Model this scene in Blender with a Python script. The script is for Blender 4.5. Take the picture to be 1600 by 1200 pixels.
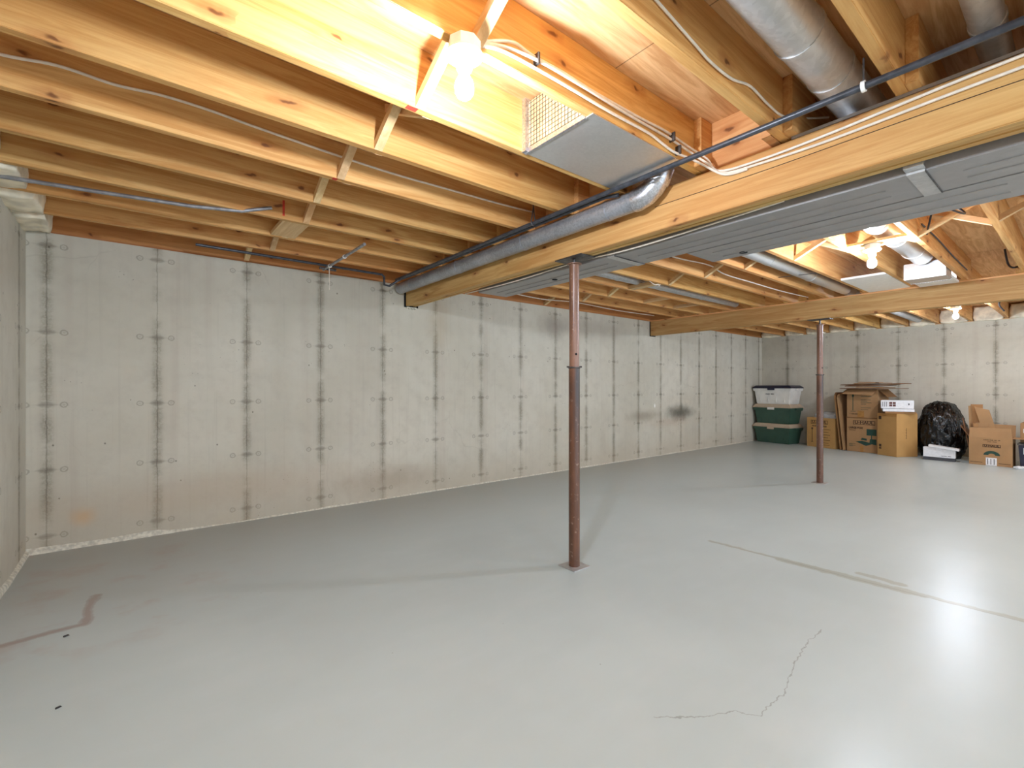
import bpy, bmesh, math, random
from mathutils import Vector, Matrix, noise
for o in list(bpy.data.objects): bpy.data.objects.remove(o)
SC = bpy.context.scene
COL = SC.collection
random.seed(7)

# ---------------------------------------------------------------- camera, world, exposure
YAW = 0.6766
cam_d = bpy.data.cameras.new('camera'); cam = bpy.data.objects.new('camera', cam_d); COL.objects.link(cam)
cam_d.sensor_width = 36; cam_d.lens = 729.25/1600*36; cam_d.shift_y = 4.6/1600
cam_d.clip_start = 0.05; cam_d.clip_end = 60
cam.location = (0, 0, 1.1446); cam.rotation_euler = (math.pi/2, 0, -YAW)
SC.camera = cam
w = bpy.data.worlds.new('world'); SC.world = w; w.use_nodes = True
WORLD_STRENGTH = 1.45  # even fill light added, entering by the side left open behind the camera
w.node_tree.nodes['Background'].inputs[0].default_value = (0.82, 0.95, 1.08, 1)
w.node_tree.nodes['Background'].inputs[1].default_value = WORLD_STRENGTH
SC.view_settings.view_transform = 'Standard'; SC.view_settings.look = 'None'
SC.view_settings.exposure = 0.82; SC.view_settings.gamma = 1.0
SC.view_settings.use_curve_mapping = False
BULB_L = 780.0            # radiance of a lit bulb
SC.cycles.max_bounces = 10; SC.cycles.diffuse_bounces = 6; SC.cycles.glossy_bounces = 4

# ---------------------------------------------------------------- helpers
def lin(r, g, b):
    f = lambda v: (v/255/12.92 if v/255 <= .04045 else ((v/255+.055)/1.055)**2.4)
    return (f(r), f(g), f(b), 1)

class N:
    """small node-tree writer"""
    def __init__(s, name, rough=.6, metal=0., spec=.5):
        s.m = bpy.data.materials.new(name); s.m.use_nodes = True
        s.t = s.m.node_tree; s.bsdf = s.t.nodes['Principled BSDF']
        s.bsdf.inputs['Roughness'].default_value = rough
        s.bsdf.inputs['Metallic'].default_value = metal
        s.bsdf.inputs['Specular IOR Level'].default_value = spec
    def put(s, sock, v):
        if isinstance(v, bpy.types.NodeSocket): s.t.links.new(v, sock)
        else: sock.default_value = v
    def math(s, op, a, b=0., c=None, clamp=False):
        n = s.t.nodes.new('ShaderNodeMath'); n.operation = op; n.use_clamp = clamp
        s.put(n.inputs[0], a); s.put(n.inputs[1], b)
        if c is not None: s.put(n.inputs[2], c)
        return n.outputs[0]
    def coords(s, kind='Object'):
        n = s.t.nodes.new('ShaderNodeTexCoord'); return n.outputs[kind]
    def rnd(s):
        return s.t.nodes.new('ShaderNodeObjectInfo').outputs['Random']
    def map(s, v, scale=(1,1,1), loc=(0,0,0)):
        n = s.t.nodes.new('ShaderNodeMapping'); s.put(n.inputs['Vector'], v)
        n.inputs['Scale'].default_value = scale; s.put(n.inputs['Location'], loc)
        return n.outputs[0]
    def vadd(s, a, b):
        n = s.t.nodes.new('ShaderNodeVectorMath'); n.operation = 'ADD'
        s.put(n.inputs[0], a); s.put(n.inputs[1], b); return n.outputs[0]
    def vscale(s, a, k):
        n = s.t.nodes.new('ShaderNodeVectorMath'); n.operation = 'SCALE'
        s.put(n.inputs[0], a); s.put(n.inputs['Scale'], k); return n.outputs[0]
    def xyz(s, v):
        n = s.t.nodes.new('ShaderNodeSeparateXYZ'); s.put(n.inputs[0], v)
        return n.outputs[0], n.outputs[1], n.outputs[2]
    def comb(s, x, y, z):
        n = s.t.nodes.new('ShaderNodeCombineXYZ')
        for i, v in enumerate((x, y, z)): s.put(n.inputs[i], v)
        return n.outputs[0]
    def noise(s, v, scale=5, detail=4, rough=.5, dist=0., col=False):
        n = s.t.nodes.new('ShaderNodeTexNoise'); s.put(n.inputs['Vector'], v)
        n.inputs['Scale'].default_value = scale; n.inputs['Detail'].default_value = detail
        n.inputs['Roughness'].default_value = rough; n.inputs['Distortion'].default_value = dist
        return n.outputs['Color' if col else 'Fac']
    def voro(s, v, scale=5, out='Distance', feature='F1', rand=1., dims='3D'):
        n = s.t.nodes.new('ShaderNodeTexVoronoi'); s.put(n.inputs['Vector'], v)
        n.feature = feature; n.voronoi_dimensions = dims; n.inputs['Scale'].default_value = scale
        n.inputs['Randomness'].default_value = rand
        return n.outputs[out]
    def ramp(s, f, a, b, inv=False):
        """smooth 0..1 between a and b (a<b)"""
        n = s.t.nodes.new('ShaderNodeMapRange'); n.interpolation_type = 'SMOOTHSTEP'
        s.put(n.inputs[0], f); n.inputs[1].default_value = a; n.inputs[2].default_value = b
        n.inputs[3].default_value = 1 if inv else 0; n.inputs[4].default_value = 0 if inv else 1
        return n.outputs[0]
    def mix(s, f, a, b, mode='MIX'):
        n = s.t.nodes.new('ShaderNodeMix'); n.data_type = 'RGBA'; n.blend_type = mode
        s.put(n.inputs[0], f); s.put(n.inputs[6], a); s.put(n.inputs[7], b)
        return n.outputs[2]
    def mul(s, a, b): return s.math('MULTIPLY', a, b)
    def add(s, a, b): return s.math('ADD', a, b)
    def mx(s, a, b): return s.math('MAXIMUM', a, b)
    def bump(s, h, strength=.3, dist=.01):
        n = s.t.nodes.new('ShaderNodeBump'); s.put(n.inputs['Height'], h)
        n.inputs['Strength'].default_value = strength; n.inputs['Distance'].default_value = dist
        s.t.links.new(n.outputs[0], s.bsdf.inputs['Normal'])
    def color(s, c): s.put(s.bsdf.inputs['Base Color'], c); return s
    def rough(s, v): s.put(s.bsdf.inputs['Roughness'], v)
    def seg(s, x, y, p, q, w0, w1):
        """mask around the segment p-q in the (x,y) plane, full inside w0, none past w1"""
        dx, dy = q[0]-p[0], q[1]-p[1]; L2 = dx*dx+dy*dy
        px = s.math('SUBTRACT', x, p[0]); py = s.math('SUBTRACT', y, p[1])
        t = s.math('DIVIDE', s.add(s.mul(px, dx), s.mul(py, dy)), L2, clamp=True)
        ex = s.math('SUBTRACT', px, s.mul(t, dx)); ey = s.math('SUBTRACT', py, s.mul(t, dy))
        d = s.math('SQRT', s.add(s.mul(ex, ex), s.mul(ey, ey)))
        return s.ramp(d, w0, w1, inv=True)

def plain(name, col, rough=.6, metal=0., var=.08, scale=30, bump=0.):
    n = N(name, rough, metal); v = n.coords()
    f = n.noise(n.vadd(v, n.vscale(n.comb(1,1,1), n.mul(n.rnd(), 37.))), scale, 3)
    a = tuple(c*(1-var*2) for c in col[:3])+(1,); b = tuple(min(1, c*(1+var*2)) for c in col[:3])+(1,)
    n.color(n.mix(n.ramp(f, .3, .7), a, b))
    if bump: n.bump(f, bump, .003)
    return n.m

# ---- wood, grain along an axis
def wood(name, axis, c_lo, c_hi, knot=lin(96, 48, 20), rough=.62, knots=True):
    n = N(name, rough, 0, .35); v = n.coords()
    r = n.rnd()
    v = n.vadd(v, n.vscale(n.comb(3.1, 1.7, 2.3), n.mul(r, 29.)))
    sc = [9., 9., 9.]; sc[axis] = .55
    g = n.map(v, tuple(sc))
    warp = n.noise(g, 1.3, 2, .5, col=True)
    g2 = n.vadd(g, n.vscale(warp, 1.6))
    grain = n.noise(g2, 2.2, 6, .62, .8)
    fine = n.noise(n.map(v, tuple(120. if i != axis else 4. for i in range(3))), 1., 3, .6)
    f = n.ramp(n.add(n.mul(grain, .8), n.mul(fine, .2)), .32, .68)
    col = n.mix(f, c_lo, c_hi)
    big = n.noise(n.map(v, tuple(1.5 if i != axis else .5 for i in range(3))), 1., 2)
    col = n.mix(n.mul(n.ramp(big, .45, .75), .35), col, lin(196, 122, 62))
    # board to board difference
    hs = n.t.nodes.new('ShaderNodeHueSaturation'); n.put(hs.inputs['Color'], col)
    n.put(hs.inputs['Value'], n.add(.88, n.mul(n.math('FRACT', n.mul(r, 7.31)), .22)))
    n.put(hs.inputs['Hue'], n.add(.492, n.mul(n.math('FRACT', n.mul(r, 3.7)), .014)))
    col = hs.outputs[0]
    h = grain
    if knots:
        P = n.xyz(v); al = P[axis]; ot = [P[i] for i in range(3) if i != axis]
        wob = n.math('SUBTRACT', n.noise(v, 14., 2), .5)
        kv = n.comb(n.add(n.mul(al, 2.6), n.mul(wob, .25)), n.add(n.mul(n.add(ot[0], ot[1]), 7.), n.mul(wob, .35)), 0.)
        d = n.voro(kv, 1., dims='2D')
        rc = n.xyz(n.voro(kv, 1., 'Color', dims='2D'))[0]
        on = n.ramp(rc, .5, .54)
        halo = n.mul(n.ramp(d, .05, .26, inv=True), on)
        core = n.mul(n.ramp(d, .025, .08, inv=True), on)
        col = n.mix(n.mul(halo, .4), col, lin(160, 86, 36))
        col = n.mix(n.mul(core, .8), col, knot)
    n.color(col); n.bump(h, .12, .004)
    return n.m

M = {}
WLO, WHI = lin(196, 140, 74), lin(226, 182, 116)
M['joist'] = wood('spruce_joist', 0, WLO, WHI)
M['beam'] = wood('spruce_beam', 1, lin(182, 138, 78), lin(208, 172, 112))
M['joist_y'] = wood('spruce_crosswise', 1, lin(205, 148, 88), lin(228, 182, 122))
M['pale'] = wood('pale_spruce_brace', 1, lin(206, 168, 118), lin(230, 200, 152), knots=False)
M['rim'] = wood('spruce_rim', 0, lin(164, 108, 58), lin(190, 136, 80))

def ply():
    n = N('plywood_subfloor', .65, 0, .3); v = n.coords()
    g = n.noise(n.map(v, (1.2, 14., 1.)), 1.4, 6, .65, 1.6)
    col = n.mix(n.ramp(g, .35, .68), lin(200, 150, 98), lin(230, 190, 138))
    x, y, z = n.xyz(v)
    fx = n.math('ABSOLUTE', n.math('SUBTRACT', n.math('FRACT', n.math('DIVIDE', n.add(x, .9), 2.44)), .5))
    seam = n.ramp(fx, .4985, .4995)
    k = n.voro(n.map(v, (3.3, 9., 1.)), 1.); kc = n.xyz(n.voro(n.map(v, (3.3, 9., 1.)), 1., 'Color'))[0]
    core = n.mul(n.ramp(k, .05, .12, inv=True), n.ramp(kc, .6, .65))
    col = n.mix(n.mul(core, .6), col, lin(120, 66, 30))
    col = n.mix(n.mul(seam, .7), col, lin(90, 56, 30))
    n.color(col); n.bump(g, .1, .003); return n.m
M['ply'] = ply()

# ---- cast concrete wall with board seams every 61 cm and five rows of form ties
def concrete(name, axis, off, stains=()):
    n = N(name, .78, 0, .3); v = n.coords()
    X, Y, Z = n.xyz(v)
    a = X if axis == 0 else Y
    p = n.comb(a, 0., Z)
    wob = n.math('SUBTRACT', n.noise(n.map(p, (4., 1., 16.)), 1., 4, .7), .5)
    big = n.noise(p, .9, 4, .6)
    mid = n.noise(p, 7., 5, .65)
    streak = n.noise(n.map(p, (26., 1., .7)), 1., 3, .6)
    streak2 = n.noise(n.map(p, (7., 1., .25)), 1., 3, .6)
    col = n.mix(n.ramp(big, .3, .7), lin(193, 187, 170), lin(206, 201, 186))
    col = n.mix(n.mul(n.ramp(mid, .42, .75), .28), col, lin(168, 160, 146))
    col = n.mix(n.mul(n.ramp(streak, .52, .8), .2), col, lin(158, 150, 138))
    col = n.mix(n.mul(n.ramp(streak2, .52, .75), .28), col, lin(176, 162, 148))
    # sections alternate in tone
    cell = n.math('FLOOR', n.math('DIVIDE', n.math('SUBTRACT', a, off), .61))
    wn = n.t.nodes.new('ShaderNodeTexWhiteNoise'); wn.noise_dimensions = '1D'; n.put(wn.inputs['W'], cell)
    tone = wn.outputs['Value']
    col = n.mix(n.mul(tone, .16), col, lin(160, 154, 140))
    # seams
    fr = n.math('FRACT', n.add(n.math('DIVIDE', n.math('SUBTRACT', a, off), .61), .5))
    dx = n.mul(n.math('SUBTRACT', fr, .5), .61)
    adx = n.math('ABSOLUTE', n.add(dx, n.mul(wob, .022)))
    breakup = n.noise(n.map(p, (1.2, 1., 2.2)), 1.7, 4, .6)
    fine = n.ramp(adx, .0015, .006, inv=True)
    wide = n.mul(n.ramp(adx, .010, .046, inv=True), n.ramp(breakup, .34, .56))
    grit = n.noise(p, 55., 3, .8)
    wide = n.mul(wide, n.add(.35, n.mul(n.ramp(grit, .35, .65), .65)))
    halo = n.mul(n.ramp(adx, .0, .075, inv=True), n.ramp(breakup, .3, .7))
    col = n.mix(n.mul(halo, .25), col, lin(126, 116, 98))
    col = n.mix(n.mul(wide, .6), col, lin(128, 120, 102))
    col = n.mix(n.mul(fine, n.add(.3, n.mul(n.ramp(breakup, .3, .6), .3))), col, lin(98, 92, 78))
    # tie marks
    rows = [2.125, 1.526, 1.02, .567, .11]
    dz = None
    for r in rows:
        q = n.math('ABSOLUTE', n.math('SUBTRACT', Z, r)); dz = q if dz is None else n.math('MINIMUM', dz, q)
    def blob(cx, rx, rz, soft=.35):
        ex = n.math('DIVIDE', n.math('SUBTRACT', dx, cx), rx); ez = n.math('DIVIDE', dz, rz)
        d = n.math('SQRT', n.add(n.mul(ex, ex), n.mul(ez, ez)))
        return n.add(d, n.mul(n.math('SUBTRACT', n.noise(p, 38., 3, .7), .5), .9))
    c0 = n.ramp(blob(0., .05, .022), .5, 1.15, inv=True)
    col = n.mix(n.mul(c0, .42), col, lin(112, 104, 92))
    for cx in (-.105, .088):
        b = blob(cx, .02, .019)
        ring = n.mul(n.ramp(b, .55, .8), n.ramp(b, .95, 1.25, inv=True))
        col = n.mix(n.mul(ring, .42), col, lin(112, 104, 92))
        col = n.mix(n.mul(n.ramp(b, .2, .6, inv=True), .25), col, lin(128, 120, 106))
    bar = n.mul(n.ramp(n.math('ABSOLUTE', dx), .0, .1, inv=True), n.ramp(dz, .002, .008, inv=True))
    col = n.mix(n.mul(bar, .25), col, lin(110, 102, 90))
    # bug holes
    vh = n.voro(n.map(p, (9., 1., 7.)), 1.); hc = n.xyz(n.voro(n.map(p, (9., 1., 7.)), 1., 'Color'))[1]
    hole = n.mul(n.ramp(vh, .035, .07, inv=True), n.ramp(hc, .72, .76))
    col = n.mix(n.mul(hole, .75), col, lin(96, 88, 76))
    vh2 = n.voro(n.map(p, (30., 1., 26.)), 1.)
    patchy = n.ramp(n.noise(p, 1.8, 3), .56, .68)
    hole2 = n.mul(n.ramp(vh2, .08, .14, inv=True), patchy)
    col = n.mix(n.mul(hole2, .6), col, lin(110, 102, 90))
    # hairline cracks
    cv = n.vadd(n.map(p, (1.1, 1., .7)), n.vscale(n.noise(p, 3., 3, col=True), .25))
    ce = n.voro(cv, 1., 'Distance', 'DISTANCE_TO_EDGE')
    crack = n.mul(n.ramp(ce, .001, .005, inv=True), n.ramp(n.noise(p, 1.1, 2), .5, .6))
    col = n.mix(n.mul(crack, .12), col, lin(120, 112, 98))
    # browner band near the floor
    foot_tone = n.mul(n.ramp(n.add(Z, n.mul(big, .25)), .1, .55, inv=True), .3)
    col = n.mix(foot_tone, col, lin(172, 156, 132))
    for (sa, sz, ra, rz, c, k) in stains:
        ex = n.math('DIVIDE', n.math('SUBTRACT', a, sa), ra); ez = n.math('DIVIDE', n.math('SUBTRACT', Z, sz), rz)
        d = n.add(n.math('SQRT', n.add(n.mul(ex, ex), n.mul(ez, ez))), n.mul(n.math('SUBTRACT', n.noise(p, 6., 4, .6), .5), .7))
        col = n.mix(n.mul(n.ramp(d, .1, 1., inv=True), k), col, c)
    n.color(col)
    h = n.add(n.mul(mid, .4), n.mul(grit, .15))
    h = n.math('SUBTRACT', h, n.add(n.mul(wide, .5), n.mul(c0, .3)))
    n.bump(h, .3, .006)
    return n.m
M['conc_back'] = concrete('cast_concrete_long_wall', 0, -.489, [
    (7.42, .70, .62, .19, lin(78, 74, 62), .85), (6.35, .68, .55, .14, lin(122, 108, 88), .5),
    (-.30, .215, .10, .09, lin(202, 162, 118), .6), (.55, .3, 1.8, .25, lin(176, 152, 126), .3),
    (2.6, 1.9, .22, .5, lin(176, 160, 132), .35), (2.0, .2, .8, .2, lin(150, 130, 108), .4),
    (4.35, 1.95, .35, .25, lin(134, 122, 112), .5), (5.1, 2.0, 1.2, .22, lin(150, 140, 130), .4),
    (6.663, .834, .03, .05, lin(240, 238, 232), .9), (7.1, .55, .9, .12, lin(176, 152, 132), .35)])
M['conc_left'] = concrete('cast_concrete_side_wall', 1, 4.3)
M['conc_right'] = concrete('cast_concrete_far_wall', 1, .36)

# ---- painted floor
def floor_mat():
    n = N('grey_painted_concrete_floor', .3, 0, .36); v = n.coords()
    X, Y, Z = n.xyz(v); p = n.comb(X, Y, 0.)
    wv = n.vscale(n.noise(p, 5., 4, .6, col=True), .09)
    q = n.vadd(p, wv); x, y, _ = n.xyz(q)
    x = n.math('SUBTRACT', x, .045); y = n.math('SUBTRACT', y, .045)
    big = n.noise(p, .6, 4, .6); mid = n.noise(n.map(p, (1., 2.2, 1.)), 2.2, 5, .6)
    col = n.mix(n.ramp(big, .3, .7), lin(186, 198, 198), lin(195, 207, 207))
    col = n.mix(n.mul(n.ramp(mid, .45, .8), .05), col, lin(172, 178, 176))
    scuff = n.noise(n.map(p, (1.5, 5., 1.)), 1.3, 3, .6)
    col = n.mix(n.mul(n.ramp(scuff, .45, .75), .10), col, lin(214, 219, 222))
    # warm darker band along the long wall
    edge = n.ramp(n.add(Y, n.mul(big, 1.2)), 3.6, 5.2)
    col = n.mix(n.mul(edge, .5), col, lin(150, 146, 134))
    left = n.mul(n.ramp(X, -.4, 1.6, inv=True), n.ramp(Y, 2.4, 3.6))
    col = n.mix(n.mul(left, .22), col, lin(146, 130, 116))
    pinkz = n.mul(n.ramp(n.noise(p, 3.4, 4, .6), .5, .7), n.mul(n.ramp(X, .0, .9, inv=True), n.ramp(Y, 2.5, 3.0)))
    col = n.mix(n.mul(pinkz, .3), col, lin(168, 134, 124))
    # tape outline mark
    m1 = n.mx(n.seg(x, y, (-.183, 3.45), (-.204, 3.07), .018, .03), n.seg(x, y, (-.204, 3.07), (-.50, 3.02), .018, .03))
    m2 = n.mx(n.seg(x, y, (-.183, 3.45), (-.204, 3.07), .008, .016), n.seg(x, y, (-.204, 3.07), (-.50, 3.02), .008, .016))
    col = n.mix(n.mul(m1, .38), col, lin(134, 104, 94)); col = n.mix(n.mul(m2, .6), col, lin(160, 140, 132))
    # greenish saw-cut repair strip
    x2 = n.add(X, n.mul(n.math('SUBTRACT', n.noise(p, 9., 4, .7), .5), .08))
    g1 = n.seg(x2, Y, (3.45, 1.85), (3.49, .9), .008, .03)
    g2 = n.seg(x2, Y, (3.46, 1.35), (3.49, .62), .03, .05)
    g3 = n.seg(x2, Y, (3.49, .9), (3.55, -.5), .012, .03)
    g4 = n.seg(x2, Y, (3.60, .93), (3.58, .72), .02, .035)
    col = n.mix(n.mul(n.mx(n.mx(g1, g2), n.mx(g3, g4)), .55), col, lin(156, 157, 138))
    cutl = n.mx(n.seg(X, Y, (3.447, 1.85), (3.47, .9), .0015, .005), n.seg(X, Y, (3.47, .9), (3.53, -.5), .002, .006))
    col = n.mix(n.mul(cutl, .5), col, lin(120, 122, 108))
    # long crack
    cp = [(2.611,.828),(2.465,.835),(2.247,.811),(2.098,.786),(1.978,.752),(1.827,.756),(1.763,.752),(1.71,.819),(1.603,.872),(1.45,.99)]
    xc = n.add(X, n.mul(n.math('SUBTRACT', n.noise(p, 22., 3, .6), .5), .04)); yc = n.add(Y, n.mul(n.math('SUBTRACT', n.noise(n.map(p, (1,1,1), (4,2,0)), 22., 3, .6), .5), .04))
    cm = None
    for a, b in zip(cp, cp[1:]):
        k = n.seg(xc, yc, a, b, .0008, .0032); cm = k if cm is None else n.mx(cm, k)
    col = n.mix(n.mul(cm, .5), col, lin(110, 110, 106))
    # grit and paint flecks
    for (s, lo, c, k, seed) in ((9., .90, lin(92, 88, 80), .6, 0.), (5., .955, lin(232, 232, 228), .6, 5.)):
        pv = n.map(p, (1,1,1), (seed, seed, 0))
        d = n.voro(pv, s); cc = n.xyz(n.voro(pv, s, 'Color'))[0]
        col = n.mix(n.mul(n.mul(n.ramp(d, .02, .045, inv=True), n.ramp(cc, lo, lo+.02)), k), col, c)
    n.color(col)
    n.rough(n.add(.31, n.mul(n.ramp(big, .3, .8), .04)))
    n.bump(n.noise(p, 2.2, 2, .5), .12, .008)
    return n.m
M['floor'] = floor_mat()
M['mortar'] = plain('pale_mortar', lin(205, 200, 184), .85, 0, .1, 40, .3)

def galv(name, base, rough, var=.25, metal=.85, scale=60):
    n = N(name, rough, metal); v = n.coords()
    sp = n.xyz(n.voro(v, scale, 'Color'))[0]; cl = n.noise(v, 5., 4, .6)
    f = n.add(n.mul(sp, .25), n.mul(cl, .75))
    a = tuple(c*(1-var) for c in base[:3])+(1,); b = tuple(min(1, c*(1+var)) for c in base[:3])+(1,)
    n.color(n.mix(n.ramp(f, .25, .75), a, b)); n.rough(n.add(rough-.06, n.mul(f, .14)))
    return n.m
M['galv'] = galv('galvanised_sheet', lin(196, 195, 194), .42, .12, .6)
M['galv_dull'] = galv('dull_galvanised_duct', lin(168, 164, 162), .5, .06, .5, 25)
M['galv_bright'] = galv('bright_galvanised_sheet', lin(214, 213, 210), .3, .05, .75, 90)
M['galv_dark'] = galv('weathered_galvanised_pipe', lin(168, 170, 175), .42, .22, .65, 110)
M['foil'] = galv('crinkled_foil_tape', lin(205, 205, 210), .3, .3, .9, 160)
M['black_pipe'] = plain('black_iron', lin(66, 68, 74), .35, .2, .15)
M['grey_pipe'] = plain('grey_conduit', lin(158, 158, 162), .35, .6, .1)
M['cable'] = plain('cream_cable_jacket', lin(232, 222, 206), .5, 0, .04)
M['wire_black'] = plain('black_cable_jacket', lin(34, 28, 28), .5, 0, .1)
M['white'] = plain('white_porcelain', lin(238, 237, 232), .3, 0, .02)
M['tan'] = plain('tan_felt_screen', lin(214, 182, 132), .8, 0, .12, 12)
M['steel'] = plain('worn_steel', lin(92, 88, 86), .45, .7, .2)
M['shade_black'] = plain('painted_shade', lin(16, 14, 14), .9)  # flat black put in for the shade inside holes and beam pockets
M['insul'] = plain('yellow_white_insulation', lin(236, 224, 200), .95, 0, .1, 9, .4)
M['paper'] = plain('white_paper', lin(226, 226, 228), .6, 0, .03)
M['ink_green'] = plain('dark_green_print', lin(34, 66, 56), .8, 0, .05)
M['ink_dark'] = plain('dark_print', lin(66, 44, 26), .8, 0, .05)
M['ink_grey'] = plain('grey_print', lin(70, 70, 74), .8, 0, .05)
M['ink_maroon'] = plain('maroon_print', lin(96, 52, 46), .8, 0, .05)
M['tape'] = plain('brown_packing_tape', lin(164, 116, 58), .35, 0, .05)
M['chalk'] = plain('crayon_mark', lin(196, 60, 40), .8, 0, .1)
def card(name, c):
    n = N(name, .75, 0, .25); v = n.coords()
    f = n.noise(n.vadd(v, n.vscale(n.comb(1,1,1), n.mul(n.rnd(), 9.))), 3., 4, .6)
    lnz = n.noise(n.map(v, (160., 160., 2.)), 1., 2)
    d = tuple(k*.8 for k in c[:3])+(1,)
    n.color(n.mix(n.add(n.mul(n.ramp(f, .3, .7), .7), n.mul(lnz, .3)), d, c)); return n.m
M['card'] = card('brown_cardboard', lin(172, 134, 94))
M['card2'] = card('golden_cardboard', lin(188, 146, 90))
M['card_dark'] = card('dark_cardboard', lin(120, 84, 58))
M['card_in'] = card('cardboard_inside', lin(160, 118, 76))
def plastic(name, c, r=.35):
    return plain(name, c, r, 0, .03, 8)
M['tote_green'] = plastic('dark_green_plastic', lin(54, 84, 70))
M['tote_tan'] = plastic('taupe_plastic', lin(190, 170, 146))
M['tote_white'] = plastic('white_plastic', lin(222, 220, 214))
M['tote_navy'] = plastic('navy_plastic', lin(34, 34, 56))
def bagmat():
    n = N('black_polythene', .16, 0, .5); v = n.coords()
    n.color(lin(9, 8, 9))
    f = n.noise(n.map(v, (1.2, 1.2, 2.0)), 9., 3, .5, 2.); n.bump(f, .4, .02)
    return n.m
M['bag'] = bagmat()
def clearwrap():
    n = N('clear_bubble_wrap', .2, 0, .6); n.color((.78, .8, .82, 1)); n.bsdf.inputs['Alpha'].default_value = .55
    n.bump(n.voro(n.coords(), 60.), .8, .01); return n.m
M['wrap'] = clearwrap()
def rust(name, a, b, zscorch=None):
    n = N(name, .34, 0, .55); v = n.coords(); x, y, z = n.xyz(v)
    f = n.noise(n.map(v, (14., 14., 1.6)), 1., 5, .65)
    g = n.noise(v, 40., 3)
    c = n.mix(n.ramp(f, .3, .7), a, b)
    c = n.mix(n.mul(n.ramp(g, .6, .75), .35), c, lin(196, 168, 150))
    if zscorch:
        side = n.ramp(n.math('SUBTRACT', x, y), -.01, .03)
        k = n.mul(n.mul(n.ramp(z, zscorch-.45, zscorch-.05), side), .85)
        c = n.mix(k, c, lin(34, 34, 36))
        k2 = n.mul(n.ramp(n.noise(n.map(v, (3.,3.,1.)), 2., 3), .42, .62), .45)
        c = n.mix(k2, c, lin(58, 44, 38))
    n.color(c); n.bump(g, .1, .002); return n.m
M['post_up'] = rust('red_primer_upper', lin(108, 74, 56), lin(144, 106, 86))
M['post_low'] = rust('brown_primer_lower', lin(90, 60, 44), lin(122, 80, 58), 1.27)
def bulbmat():
    m = bpy.data.materials.new('lit_bulb_glass'); m.use_nodes = True; t = m.node_tree
    t.nodes.remove(t.nodes['Principled BSDF']); e = t.nodes.new('ShaderNodeEmission')
    e.inputs[0].default_value = (.86, .96, 1.12, 1); e.inputs[1].default_value = BULB_L
    t.links.new(e.outputs[0], t.nodes['Material Output'].inputs[0]); return m
M['bulb'] = bulbmat()

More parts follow.
